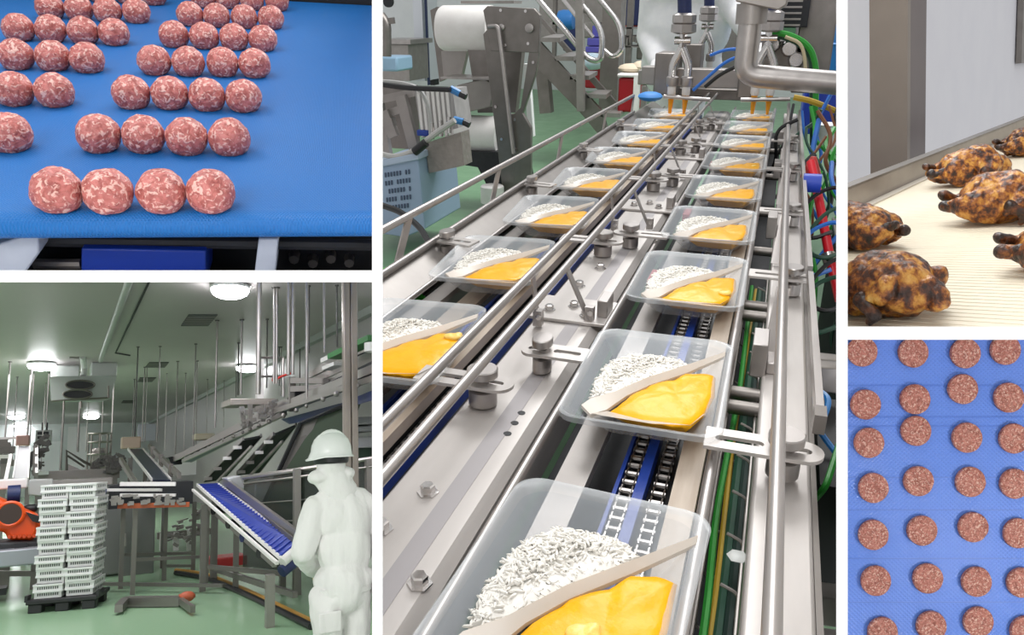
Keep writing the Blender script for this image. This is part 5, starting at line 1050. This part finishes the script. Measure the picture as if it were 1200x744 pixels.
def leg(px_bot, ztop_pt, w=.06, parent=None, m=None):
    part('leg', MB().bb((px_bot[0] - w/2, px_bot[1] - w/2, HF), (px_bot[0] + w/2, px_bot[1] + w/2, ztop_pt[2])), m or STEEL_DARK, parent)
LEGM = mat('leg_steel', '#7d7a75', .4, .6)
leg((1.804, 7.942, -1.6), (1.856, 8.19, -1.112), .08, bd, STEEL_GREY); leg((1.593, 10.66, -1.6), (1.605, 10.90, -0.5393), .07, bd, LEGM); leg((1.833, 11.35, -1.6), (1.852, 11.60, -0.5265), .08, bd, LEGM); leg((1.931, 10.34, -1.6), (1.95, 10.50, -0.8452), .06, bd, LEGM)
leg((2.41, 9.95, -1.6), (2.468, 10.20, -1.258), .07, bd, LEGM); leg((2.474, 9.518, -1.6), (2.495, 9.6, -1.301), .08, bd, LEGM)
part('foot_bar', MB().beam((1.813, 11.05, -1.4), (2.151, 8.341, -1.4), .05, .06), LEGM, bd); part('foot_bar', MB().beam((1.654, 10.57, -1.3), (2.23, 9.253, -1.3), .05, .05), LEGM, bd)
part('transfer_chute', MB().prism([(1.913, 11.00, -0.2318), (2.098, 11.00, -0.2085), (2.178, 11.00, -0.3827), (2.036, 11.00, -0.4184)], (0, .4, 0)), mat('chute_white', '#c4c4c6', .35, .3), bd, 'pale curved chute plate', bevel=.02)
# ---- transfer platform conveyor with orange strip
tp = thing('transfer_conveyor', 'level transfer conveyor with pale rails and an orange strip, on steel legs', 'conveyor', HALL, (0.8397, 10.85, -1.6))
for a, b, h in (((0.6608, 11.20, -0.2372), (1.292, 11.00, -0.2722), .05), ((0.5276, 11.40, -0.3081), (1.153, 11.20, -0.3437), .035), ((0.66, 11.10, -0.3727), (1.284, 10.90, -0.4092), .035)): part('rail', MB().beam(a, b, .05, h), WHITE_FILM, tp)
part('bed', pbox(MB(), (0.5499, 11.50, -0.2575), (1.573, 11.50, -0.5602), .7), DARK, tp)
part('orange_strip', MB().beam((0.6304, 11.00, -0.503), (1.437, 10.80, -0.5338), .04, .06), mat('orange_strip', '#b5562c', .5), tp, 'orange strip')
m1 = MB(); random.seed(9)
for k in range(46): p = Vector((0.5677, 10.95, -0.4137)).lerp(Vector((1.436, 10.80, -0.4698)), random.random()); m1.box(p + Vector((0, 0, random.uniform(-.06, .05))), (random.uniform(.02, .09), .08, random.uniform(.015, .05)))
part('rollers', m1, STEEL_GREY, tp, kind='stuff')
part('motor', MB().tube([(0.4282, 11.30, -0.3417), (0.5053, 11.30, -0.3468)], .08, 12), NAVY, tp, 'navy motor')
for b, t_ in (((0.8368, 11.08, -1.6), (0.807, 11.20, -0.4925)), ((0.7415, 11.73, -1.6), (0.7057, 11.80, -0.5083)), ((1.725, 12.44, -1.6), (1.696, 12.40, -0.5795)), ((1.3, 12.07, -1.6), (1.283, 12.20, -0.5424)), ((1.681, 10.98, -1.6), (1.737, 11.50, -0.5493))): leg(b, t_, .055, tp, LEGM)
for a, b in (((0.7301, 11.80, -1.174), (1.658, 12.00, -1.266)), ((0.8386, 11.30, -1.202), (1.737, 11.40, -1.264)), ((1.309, 12.20, -1.422), (1.667, 12.20, -1.461))): part('cross_bar', MB().beam(a, b, .035, .04), LEGM, tp)
part('base_rail', MB().beam((0.5079, 11.67, -1.5), (1.775, 10.25, -1.5), .05, .04), LEGM, tp)
gb = thing('grey_cabinet', 'tall dull-grey steel cabinet under the transfer conveyor', 'cabinet', HALL, (0.879, 13.31, -1.6))
for a, b in (((0.4832, 13.10, -0.6157), (0.8429, 13.10, -1.573)), ((0.8132, 13.00, -0.6119), (1.258, 13.00, -1.609))): part('door', pbox(MB(), a, b, .5), mat('cab_grey', '#7a7c79', .4, .4, '#6d6f6c', 2, .6) if a[0] < .6 else bpy.data.materials['cab_grey'], gb, bevel=.015)
part('handle', MB().tube([(0.8542, 12.90, -0.9878), (0.8607, 12.90, -1.169)], .015, 6), STEEL, gb)
fb2 = thing('floor_plate', 'low steel floor bar with an angled foot in front of the transfer conveyor', 'bar', HALL, (0.9825, 10.24, -1.6))
part('bar', MB().beam((0.6948, 10.22, -1.54), (1.244, 9.766, -1.54), .12, .10), LEGM, fb2); part('foot', MB().beam((0.7025, 10.20, -1.53), (0.6061, 9.729, -1.53), .08, .08), LEGM, fb2); part('end_strut', MB().beam((1.228, 9.71, -1.53), (1.266, 9.065, -1.53), .05, .07), LEGM, fb2)
solo('orange_clamp', 'small orange-red clamp at the end of the floor bar', 'clamp', MB().ball((1.297, 9.761, -1.5), (.09, .06, .06), 8, 6).tube([(1.232, 9.891, -1.5), (1.377, 9.753, -1.5)], .02, 6), mat('clamp_orange', '#b5583a', .5), HALL)
solo('red_crate', 'low red plastic crate on the floor behind the decline conveyor', 'crate', pbox(MB(), (2.024, 12.80, -1.464), (2.564, 12.80, -1.675), .5), mat('crate_red', '#a82a2a', .45), HALL, bevel=.02)
cable('floor_cable', 'yellow-black cable run along the floor under the decline conveyor', [(1.537, 12.79, -1.57), (1.831, 12.06, -1.57), (2.025, 10.09, -1.57), (2.162, 7.776, -1.57)], .028, mat('ochre_cable', '#b58a3c', .5), HALL)
cable('floor_cable', 'thick black cable beside the yellow one on the hall floor', [(1.503, 12.50, -1.57), (1.786, 11.61, -1.57), (1.963, 9.782, -1.57), (2.099, 7.549, -1.57)], .035, BLK, HALL)
bl = thing('rear_machinery', 'low row of grey machine frames far behind the decline conveyor', 'machine', HALL, (2.113, 16.55, -1.6))
m1 = MB(); random.seed(21)
for k in range(40):
    p = Vector((1.587, 16.00, -1.38)).lerp(Vector((2.255, 15.00, -0.8943)), random.random()); m1.box(p + Vector((random.uniform(-.1, .3), random.uniform(-.3, .3), random.uniform(-.25, .15))), (random.uniform(.04, .2), .08, random.uniform(.02, .06)), (0, random.uniform(-.6, .6), 0))
part('machinery', m1, STEEL_GREY, bl, kind='stuff')
for a, b in (((1.693, 16.13, -1.6), (1.731, 16.60, -1.249)), ((1.899, 15.89, -1.6), (1.973, 16.60, -1.271)), ((2.103, 15.66, -1.6), (2.218, 16.60, -1.212)), ((2.304, 15.42, -1.6), (2.468, 16.60, -1.151))): leg(a, b, .09, bl, WHITE_FILM)
part('beam', MB().beam((1.634, 16.50, -1.36), (2.646, 16.50, -1.357), .1, .12), STEEL_DARK, bl)
# ---- small decline belts at the back
def small_decline(label, l0, l1, r0, r1, head_a, head_b, hc):
    t = thing('decline_belt', label, 'conveyor', HALL, l1); belt_run(t, l0, l1, r0, r1, mat('slate_belt', '#2b3044', .4), WHITE_FILM, .045, .022)
    part('head_box', pbox(MB(), head_a, head_b, .4), hc, t, bevel=.02)
    A, B, C_, D = [Vector(p) for p in (l0, l1, r0, r1)]
    part('lower_rail', MB().beam(A + Vector((-.12, 0, -.2)), B + Vector((-.12, 0, -.2)), .06, .09), STEEL_GREY, t); part('lower_rail', MB().beam(C_ + Vector((.12, 0, .05)), D + Vector((.12, 0, .05)), .05, .09), STEEL_GREY, t)
    for q in (.2, .5, .8): p = C_.lerp(D, q); part('bracket', MB().box(p + Vector((.1, -.02, .02)), (.07, .07, .22)), STEEL_DARK, t)
    for q in (.15, .85):
        for e in (A.lerp(B, q), C_.lerp(D, q)): part('leg', MB().bb((e.x - .035, e.y - .035, HF), (e.x + .035, e.y + .035, e.z - .1)), LEGM, t)
small_decline('narrow dark decline belt between white rails at far left, above the robot', (-0.839, 20.00, 0.4978), (-0.7162, 16.00, -0.1513), (-0.6186, 20.00, 0.4896), (-0.4913, 16.00, -0.1643), (-0.8919, 20.20, 0.7448), (-0.6417, 20.20, 0.5137), mat('head_red', '#b98f88', .5))
small_decline('dark decline belt between pale rails leading down to the transfer conveyor', (1.113, 17.00, 0.3053), (1.155, 12.60, -0.2307), (1.387, 17.20, 0.2987), (1.431, 12.80, -0.2494), (1.012, 17.20, 0.547), (1.356, 17.20, 0.3168), mat('head_tan', '#b9a48f', .5))
# ---- left background: mezzanine, cage, stairs
mz_ = thing('mezzanine', 'grey steel mezzanine walkway in the far left background', 'platform', HALL, (0.3706, 19.00, -0.2325))
part('walkway', pbox(MB(), (-0.4855, 19.00, -0.06218), (1.1, 19.00, -0.2742), 1.2), STEEL_DARK, mz_); part('walkway', pbox(MB(), (-1.523, 21.00, 0.2271), (-0.9392, 21.00, 0.08573), 1.0), STEEL_DARK, mz_)
part('rail', MB().beam((-1.492, 20.50, 0.3135), (-0.9598, 20.50, 0.2901), .06, .08), WHITE_FILM, mz_); part('rail', MB().beam((-1.625, 22.00, 0.732), (-0.951, 22.00, 0.75), .05, .06), STEEL, mz_)
for a, b in (((-0.4356, 18.80, -0.06392), (-0.2223, 18.80, -0.1272)), ((0.01138, 18.80, -0.2445), (0.137, 18.80, -0.3041))): part('bright_plate', pbox(MB(), a, b, .3), WHITE, mz_)
for x, y0_ in (((-0.3887, 19.00, -0.189), 0), ((0.4501, 19.00, -0.237), 0), ((1.001, 19.00, -0.2685), 0), ((-1.134, 21.00, 0.09541), 0)): part('leg', MB().bb((x[0] - .06, x[1], HF), (x[0] + .06, x[1] + .12, x[2])), LEGM, mz_)
m1 = MB(); random.seed(31)
for k in range(55): p = Vector((-0.5379, 18.70, -0.04093)).lerp(Vector((-0.357, 20.00, 0.6842)), random.random()); m1.box(p + Vector((random.uniform(-.15, .15), 0, random.uniform(-.1, .1))), (random.uniform(.04, .16), .1, random.uniform(.03, .10)), (0, random.uniform(-.7, .7), 0))
for k in range(60): p = Vector((0.5841, 19.50, -0.02968)).lerp(Vector((1.139, 18.50, 0.08466)), random.random()); m1.box(p + Vector((0, 0, random.uniform(-.2, .2))), (random.uniform(.04, .22), .1, random.uniform(.03, .09)), (0, random.uniform(-.7, .7), 0))
for k in range(12): p = Vector((-1.301, 21.00, 0.5004)).lerp(Vector((-0.9628, 20.50, 0.3461)), random.random()); m1.box(p + Vector((0, 0, random.uniform(-.2, .2))), (random.uniform(.08, .3), .1, random.uniform(.05, .15)))
part('machinery', m1, mat('dim_machinery', '#4b4a49', .5, .3, '#77736f', 4, .9), mz_, kind='stuff')
sr = thing('mezzanine_stair', 'steel stair with a sloping side panel and handrail on the mezzanine', 'stairs', HALL, (0.2695, 20.00, -0.1445))
m1 = MB(); sheet(m1, [(0.09416, 20.00, 0.08842), (0.4506, 20.00, -0.0981), (0.4538, 20.00, -0.1734), (0.1052, 20.00, -0.1542)], .1); part('side_panel', m1, STEEL_GREY, sr)
part('handrail', MB().tube([(0.1052, 20.00, -0.1542), (0.08131, 20.00, 0.3696), (0.4593, 20.00, 0.0897), (0.7707, 20.00, -0.07712)], .035, 6), LEGM, sr); part('mid_rail', MB().tube([(0.1029, 20.00, 0.2562), (0.4466, 20.00, -0.003875)], .025, 6), LEGM, sr)
cg = thing('tank_cage', 'round steel guard cage around a mixing tank on the mezzanine', 'cage', HALL, (0.7937, 21.00, -0.1399))
a = (0.7934, 22.00, 0.8); rx = abs((1.041, 22.00, 0.7928)[0] - a[0])
for yy in ((0.7934, 22.00, 0.8), (0.8019, 22.00, 0.5885), (0.8138, 22.00, 0.2935)): part('ring', MB().tube([(a[0] + rx*math.cos(t*math.pi/8), 22 + rx*math.sin(t*math.pi/8), yy[2]) for t in range(17)], .025, 6), LEGM, cg)
zb = (0.8315, 22.00, -0.1465)[2]
for t in range(8): part('bar', MB().tube([(a[0] + rx*math.cos(t*math.pi/4), 22 + rx*math.sin(t*math.pi/4), a[2]), (a[0] + rx*math.cos(t*math.pi/4), 22 + rx*math.sin(t*math.pi/4), zb)], .022, 6), LEGM, cg)
part('tank', MB().lathe((a[0], 22, zb), [(rx*.75, 0), (rx*.8, .05), (rx*.8, (a[2]-zb)*.55), (rx*.5, (a[2]-zb)*.62)], 18), STEEL_GREY, cg)
# control boxes behind the crates
solo('control_box', 'pale grey sloped control box behind the crate stack', 'box', sheet(MB(), [(-0.3986, 13.00, -0.1454), (-0.09834, 13.00, -0.1509), (-0.09146, 13.00, -0.2946), (-0.2425, 13.00, -0.3912), (-0.3876, 13.00, -0.3578)], .4), mat('box_grey', '#b4b5b2', .45), HALL, bevel=.02)
solo('infeed_conveyor', 'low grey conveyor bed behind the crates, running right', 'conveyor', pbox(pbox(MB(), (-0.1047, 14.00, -0.1883), (0.7172, 14.00, -0.3032), .6), (0.2216, 14.10, -0.2877), (0.493, 14.10, -0.5818), .4), STEEL_GREY, HALL, bevel=.01)
# ---- orange robot on its table
rbk = thing('industrial_robot', 'orange industrial robot arm with a round dark joint, left of the crates', 'robot', HALL, (-0.5059, 14.29, -1.6))
m1 = MB(); sheet(m1, [(-0.9255, 11.80, -0.1822), (-0.6507, 11.80, -0.3464), (-0.4459, 11.80, -0.4558), (-0.2369, 11.80, -0.5778), (-0.202, 11.80, -0.7185), (-0.2334, 11.80, -0.8318), (-0.2581, 11.80, -0.8926), (-0.5503, 11.80, -0.8646), (-0.5645, 11.80, -0.7701), (-0.682, 11.80, -0.7388), (-0.9068, 11.80, -0.4934)], .45); part('arm', m1, ORANGE, rbk, bevel=.07)
p = (-0.5297, 11.75, -0.5414)
j = part('joint', MB().lathe(p, [(.125, -.03), (.135, 0), (.135, .1)], 28, 'y'), mat('joint_dark', '#3a2a24', .5), rbk, 'dark round joint')
part('joint_ring', MB().tube([(p[0] + .14*math.cos(t*math.pi/12), p[1] - .01, p[2] + .14*math.sin(t*math.pi/12)) for t in range(25)], .025, 6), ORANGE, j)
m1 = MB(); sheet(m1, [(-0.3666, 11.74, -0.5329), (-0.2161, 11.74, -0.5975), (-0.2118, 11.74, -0.6823), (-0.287, 11.74, -0.6549)], .05); part('cover', m1, BLACK, rbk)
for k in range(6):
    q = Vector((-0.522, 11.72, -0.8199)).lerp(Vector((-0.259, 11.72, -0.8341)), k/5); part('bolt', MB().lathe(q, [(.022, -.03), (.022, .05)], 6, 'y'), mat('bolt_orange', '#c9461a', .4) if k == 0 else bpy.data.materials['bolt_orange'], rbk)
part('base', MB().prism([(-0.8772, 11.70, -0.8558), (-0.2277, 11.70, -0.8981), (-0.1846, 11.70, -1.027), (-0.8705, 11.70, -0.967)], (0, .6, 0)), RUBBER, rbk, bevel=.03); part('base_pad', pbox(MB(), (-0.4608, 11.65, -0.9025), (-0.3218, 11.65, -0.9881), .1), DARK, rbk)
part('motor', MB().tube([(-0.5772, 11.90, -0.3018), (-0.4397, 11.90, -0.3004)], .11, 14), NAVY, rbk, 'navy motor'); part('connector', pbox(MB(), (-0.4073, 12.00, -0.4562), (-0.2426, 12.00, -0.555), .3), BLACK, rbk, bevel=.04)
part('head_box', pbox(MB(), (-0.8703, 12.20, -0.1183), (-0.3779, 12.20, -0.2467), .4), WHITE_FILM, rbk, bevel=.02)
rt = thing('robot_table', 'grey steel robot table standing on the green floor', 'table', HALL, (-0.4988, 12.93, -1.6))
part('top', pbox(MB(), (-0.855, 11.50, -0.9604), (-0.1828, 11.50, -1.162), .9), mat('table_grey', '#9a9ea4', .4, .3), rt, bevel=.02)
for a in ((-0.6119, 13.04, -1.6), (-0.2348, 12.68, -1.6)): part('leg', MB().bb((a[0] - .06, a[1] - .05, HF), (a[0] + .06, a[1] + .05, (-0.5949, 12.30, -1.189)[2])), LEGM, rt)
part('lower_beam', MB().beam((-0.9212, 12.60, -1.312), (-0.1941, 12.60, -1.396), .06, .07), LEGM, rt); part('foot_plate', pbox(MB(), (-0.8501, 11.80, -1.441), (-0.5229, 11.80, -1.522), .3), RUBBER, rt)
# ---- crates on the black pallet
CRM = mat('white_crate', '#e4e4e2', .4, 0, '#dcdcda', 3, .6); SLOTM = mat('slot_dark', '#5b5e5c', .7)
yq = 10.5; A = Vector((-0.1556, 10.50, -1.449)); B = Vector((0.4511, 10.50, -1.529)); TOP = Vector((-0.2188, 10.50, -0.1904))
cw = (B.x - A.x)/2; ch = (TOP.z - A.z)/8; cd = .52; z0 = A.z
def crate_mb():
    mb = MB(); w_, d_, h_ = cw*.98, cd, ch*.97; t = .018
    for zz, hh, ins in ((0, h_*.5, .012), (h_*.5, h_*.5, 0)):
        W_ = w_ - 2*ins; D_ = d_ - 2*ins
        mb.box((0, -D_/2 + t/2, zz + hh/2), (W_, t, hh)).box((0, D_/2 - t/2, zz + hh/2), (W_, t, hh)).box((-W_/2 + t/2, 0, zz + hh/2), (t, D_ - 2*t, hh)).box((W_/2 - t/2, 0, zz + hh/2), (t, D_ - 2*t, hh))
    mb.box((0, 0, .01), (w_ - .04, d_ - .04, .02)); return mb
def rim_mb_():
    mb = MB(); w_, d_ = cw*.98, cd
    for zz in (ch*.485, ch*.93): mb.box((0, -d_/2 - .004, zz), (w_, .016, .018)).box((-w_/2, 0, zz), (.01, d_, .018)).box((w_/2, 0, zz), (.01, d_, .018))
    return mb
def slots_mb():
    mb = MB(); n = 10
    for zz in (ch*.27, ch*.72):
        for k in range(n): x = -cw*.33 + k*cw*.66/(n-1); mb.box((x, -cd/2 - (.0005 if zz > ch*.5 else -.0115), zz), (.014, .003, ch*.19))
        for k in range(6): y = -cd*.3 + k*cd*.6/5; mb.box((cw*.49, y, zz), (.003, .02, ch*.17))
    return mb
cme = dict(body=crate_mb().mesh('crate_body', CRM), rim=rim_mb_().mesh('crate_rim', CRM), slots=slots_mb().mesh('slots', SLOTM))
YAW = R(-15)
def turn(x, y, z):
    'turns a place on the pallet about its middle'
    px_, py_ = A.x + cw, yq + cd/2; dx, dy = x - px_, y - py_
    return (px_ + dx*math.cos(YAW) - dy*math.sin(YAW), py_ + dx*math.sin(YAW) + dy*math.cos(YAW), z)
lay = ['bottom', 'second', 'third', 'fourth', 'fifth', 'sixth', 'seventh', 'top']
for k in range(8):
    for s in (0, 1):
        off = (.0 if (k + s) % 2 == 0 else .035); x = A.x + cw*(s + .5) + (.006 if (k + s) % 2 else -.006)
        t = thing('plastic_crate', 'white slotted plastic crate, %s layer of the %s column on the black pallet' % (lay[k], ('left', 'right')[s]), 'crate', HALL, turn(x, yq + cd/2 + off, z0 + k*ch), 'white crates stacked on the black pallet', YAW)
        for n in ('body', 'rim', 'slots'):
            o = link(n, cme[n], HALL, t)
            if n == 'slots': o['kind'] = 'stuff'
pt = thing('black_pallet', 'black plastic pallet under the white crates', 'pallet', HALL, (A.x + cw, yq + cd/2, HF))
PLM = mat('pallet_black', '#1d1e20', .5); zt = z0 - .005
part('deck', MB().bb((A.x - .06, yq - .04, zt - .05), (B.x + .06, yq + cd + .06, zt)), PLM, pt, bevel=.01)
for x in (A.x - .04, A.x + cw - .07, B.x - .1):
    for y in (yq - .02, yq + cd - .12): part('foot', MB().bb((x, y, HF), (x + .14, y + .14, zt - .05)), PLM, pt, bevel=.01)
part('lip', MB().bb((A.x - .075, yq - .03, zt - .02), (A.x - .045, yq + .1, zt + .05)), PLM, pt); part('lip', MB().bb((B.x + .045, yq - .03, zt - .02), (B.x + .075, yq + .1, zt + .05)), PLM, pt)
pt.matrix_world = HALL.m @ Matrix.Translation((A.x + cw, yq + cd/2, HF)) @ Matrix.Rotation(YAW, 4, 'Z')
# ---- worker
solo('brown_post', 'brown post at the lower right edge behind the worker', 'post', MB().bb(((2.864, 8.184, -1.6)[0], 8.5, HF), ((2.977, 8.08, -1.6)[0], 8.6, -.7)), mat('brown_post', '#7d4f38', .5), HALL)
WK = mat('white_work_cloth', '#f4f2f1', .75, 0, '#eceae9', 5, .5, (1, 1, .35), bump=.6, bscale=9); HEL = mat('helmet_white', '#f4f4f4', .25, coat=.3)
c = Vector((1.624, 5.2, -0.4319)); hd = Vector((1.58, 5.2, -0.04048))
wp = thing('person', 'person in white work clothes and white helmet seen from behind at the decline conveyor', 'person', HALL, (c.x, 5.2, HF))
hips = Vector((1.644, 5.2, -0.928)); sh = Vector((1.637, 5.22, -0.2766))
shL = Vector((1.48, 5.22, -0.3325)); shR = Vector((1.829, 5.2, -0.3464)); elL = Vector((1.39, 5.2, -0.6179)); haL = Vector((1.547, 5.5, -0.7756)); elR = Vector((1.94, 5.25, -0.7022)); haR = Vector((1.984, 5.55, -0.8308))
jk = [('b', sh + Vector((.01, 0, -.06)), (.19, .125, .10)), ('b', c + Vector((.045, 0, .02)), (.185, .14, .22)), ('b', c + Vector((.045, 0, -.18)), (.18, .145, .22)), ('b', hips + Vector((.015, 0, .12)), (.195, .15, .09)),
      ('t', hips + Vector((.01, 0, .10)), hips + Vector((.01, 0, .055)), .175, .17),
      ('t', shL, elL, .085, .072), ('t', elL, haL, .070, .05), ('t', shR, elR, .085, .075), ('t', elR, haR, .072, .05), ('t', shL, sh, .08, .1), ('t', shR, sh, .08, .1), ('b', sh + Vector((-.01, 0, .02)), (.10, .09, .06))]
def plink2(name, me, parent, label=None):
    me.transform(Matrix.Translation(-Vector(parent['_loc']))); o = link(name, me, HALL, parent)
    if label: o['label'] = label
    return o
plink2('jacket', organic('jacket', jk, WK, .0115, 3, .026, 9, 4, .010, 20, zs=.4), wp, 'white work jacket')
fl_ = lambda p, z: Vector((p.x, p.y, z))
lL = hips + Vector((-.095, 0, 0)); lR = hips + Vector((.095, .0, 0)); kL = Vector((lL.x - .01, 5.17, -1.12)); kR = Vector((lR.x + .01, 5.22, -1.12))
tr = [('b', hips + Vector((0, 0, .0)), (.185, .14, .12)), ('t', lL, kL, .115, .095), ('t', kL, Vector((kL.x, 5.22, HF + .08)), .095, .08), ('t', lR, kR, .115, .095), ('t', kR, Vector((kR.x, 5.24, HF + .08)), .095, .08)]
plink2('trousers', organic('trousers', tr, WK, .014, 3, .026, 9, 9, .012, 18, zs=.6), wp, 'loose white trousers with pockets')
part('waistband', MB().lathe(hips + Vector((.012, 0, .035)), [(.185, 0), (.193, .006), (.193, .038), (.18, .046)], 28, sx=1.0, sy=.80), WK, wp, 'knitted waistband of the jacket')
part('pocket', MB().box(lL + Vector((-.02, -.125, -.12)), (.15, .02, .13)), WK, wp, bevel=.01)
part('boots', MB().ball((kL.x, 5.28, HF + .05), (.05, .14, .05), 14, 8).ball((kR.x, 5.3, HF + .05), (.05, .14, .05), 14, 8), WHITE, wp)
# body under the clothes: head, neck, trunk, arms and hands
bd_ = [('b', hd + Vector((-.005, .01, -.0)), (.075, .092, .115)), ('t', sh, hd, .06, .055), ('b', c + Vector((.05, 0, 0)), (.11, .08, .25)), ('t', shL, elL, .05, .042), ('t', elL, haL, .042, .03), ('t', shR, elR, .05, .042), ('t', elR, haR, .042, .03),
       ('b', hips, (.15, .1, .1)), ('t', lL, kL, .08, .055), ('t', kL, Vector((kL.x, 5.24, HF + .08)), .055, .04), ('t', lR, kR, .08, .055), ('t', kR, Vector((kR.x, 5.26, HF + .08)), .055, .04),
       ('t', hd + Vector((-.05, .075, -.02)), hd + Vector((-.06, .105, -.035)), .018, .014)]
GLV = mat('glove', '#e7d9a8', .5)
for h0, e0 in ((haL, elL), (haR, elR)):
    d = (h0 - e0).normalized(); pc = h0 + d*.05; bd_.append(('b', pc, (.036, .045, .022)))
    sx = Vector((1, 0, 0)); 
    for f_, ln in enumerate((.055, .068, .072, .062)):
        b0 = pc + d*.035 + sx*(f_ - 1.5)*.019; m0 = b0 + d*ln*.55 + Vector((0, 0, -.008)); bd_.append(('t', b0, m0, .0095, .009)); bd_.append(('t', m0, m0 + d*ln*.4 + Vector((0, 0, -.022)), .009, .0075))
    tb = pc + sx*(.034 if h0 is haL else -.034); bd_.append(('t', tb, tb + d*.045 + Vector((0, 0, -.02)), .011, .009))
plink2('body', organic('body', bd_, GLV, .0075, 2), wp, 'head and gloved hands')
hood = [('b', hd + Vector((0, .005, -.01)), (.096, .108, .118)), ('t', hd + Vector((.01, 0, -.08)), sh + Vector((0, 0, .03)), .088, .125), ('b', hd + Vector((-.085, .0, -.095)), (.075, .075, .05)), ('t', hd + Vector((-.08, 0, -.10)), sh + Vector((-.06, .02, .05)), .05, .06), ('b', hd + Vector((.105, -.01, -.08)), (.05, .065, .04)), ('t', hd + Vector((.085, 0, -.085)), sh + Vector((.05, 0, .05)), .05, .07)]
plink2('hood', organic('hood', hood, WK, .010, 3, .010, 12, 2), wp, 'white cloth hood falling to the shoulders')
hm_ = MB(); hc = hd + Vector((.0, .0, .035)); prof = [(.0001, .165), (.05, .16), (.085, .145), (.115, .115), (.132, .075), (.138, .035), (.141, .01), (.152, .002), (.15, -.006), (.134, -.004)]
hm_.lathe(hc, list(reversed(prof)), 32, sx=.98, sy=1.08)
hm_.v = [(x - (.10 * max(0, (hc.x - x) / .15 - .75) if z < hc.z + .03 else 0), y, z - (.05 * max(0, (hc.x - x) / .15 - .6) if z < hc.z + .03 else 0)) for x, y, z in hm_.v]
part('helmet', hm_, HEL, wp, 'white hard hat', angle=50)
part('helmet_ridge', MB().tube([hc + Vector((-.115 * math.cos(t), -.02, .150 * math.sin(t) + .012)) for t in [R(q) for q in range(40, 150, 12)]], .022, 8), HEL, wp)
part('helmet_band', MB().lathe(hc + Vector((0, 0, -.035)), [(.112, -.012), (.122, 0), (.122, .03)], 28, sx=.95, sy=1.05), BLACK, wp, 'black band at the back of the hard hat')
# ---------------------------------------------------------------- nothing passes through the partitions between the bays
def trim_to_bays():
    bpy.context.view_layer.update()
    for o in sorted(COL.objects, key=lambda q: len(q.children)):
        if o.type != 'MESH' or o.name in PARTITIONS: continue
        bay = BAY.get(o.name)
        if bay is None: continue
        mw = o.matrix_world; corners = [mw @ Vector(c) for c in o.bound_box]; dead = False; todo = []
        for n, s in bay.keep:
            d = [c.dot(n) * s for c in corners]
            if min(d) >= 0: continue
            if max(d) <= 0: dead = True
            todo.append((n, s))
        if dead:
            if o.children: continue
            bpy.data.objects.remove(o, do_unlink=True); continue
        if not todo: continue
        vs = [mw @ v.co for v in o.data.vertices]
        todo = [(n, s) for n, s in todo if min(v.dot(n) * s for v in vs) < 0]
        if not todo: continue
        if o.data.users > 1: o.data = o.data.copy()
        b = bmesh.new(); b.from_mesh(o.data); inv = mw.inverted(); p0 = inv @ Vector((0, 0, 0))
        for n, s in todo:
            nl = (mw.to_3x3().transposed() @ (n * -s)).normalized()
            b_geom = b.verts[:] + b.edges[:] + b.faces[:]
            r = bmesh.ops.bisect_plane(b, geom=b_geom, dist=1e-6, plane_co=p0, plane_no=nl, clear_outer=True)
            ed = [e for e in r['geom_cut'] if isinstance(e, bmesh.types.BMEdge)]
            if ed and o.get('kind') != 'stuff':
                try: bmesh.ops.edgeloop_fill(b, edges=ed)
                except Exception: pass
        if len(b.verts) == 0:
            b.free(); bpy.data.objects.remove(o, do_unlink=True); continue
        b.to_mesh(o.data); b.free()
    for _ in range(3):                                   # things wholly behind a partition are not kept as bare empties
        for o in list(COL.objects):
            if o.type == 'EMPTY' and not o.children: bpy.data.objects.remove(o, do_unlink=True)
trim_to_bays()
for o in COL.objects:
    if '_loc' in o: del o['_loc']
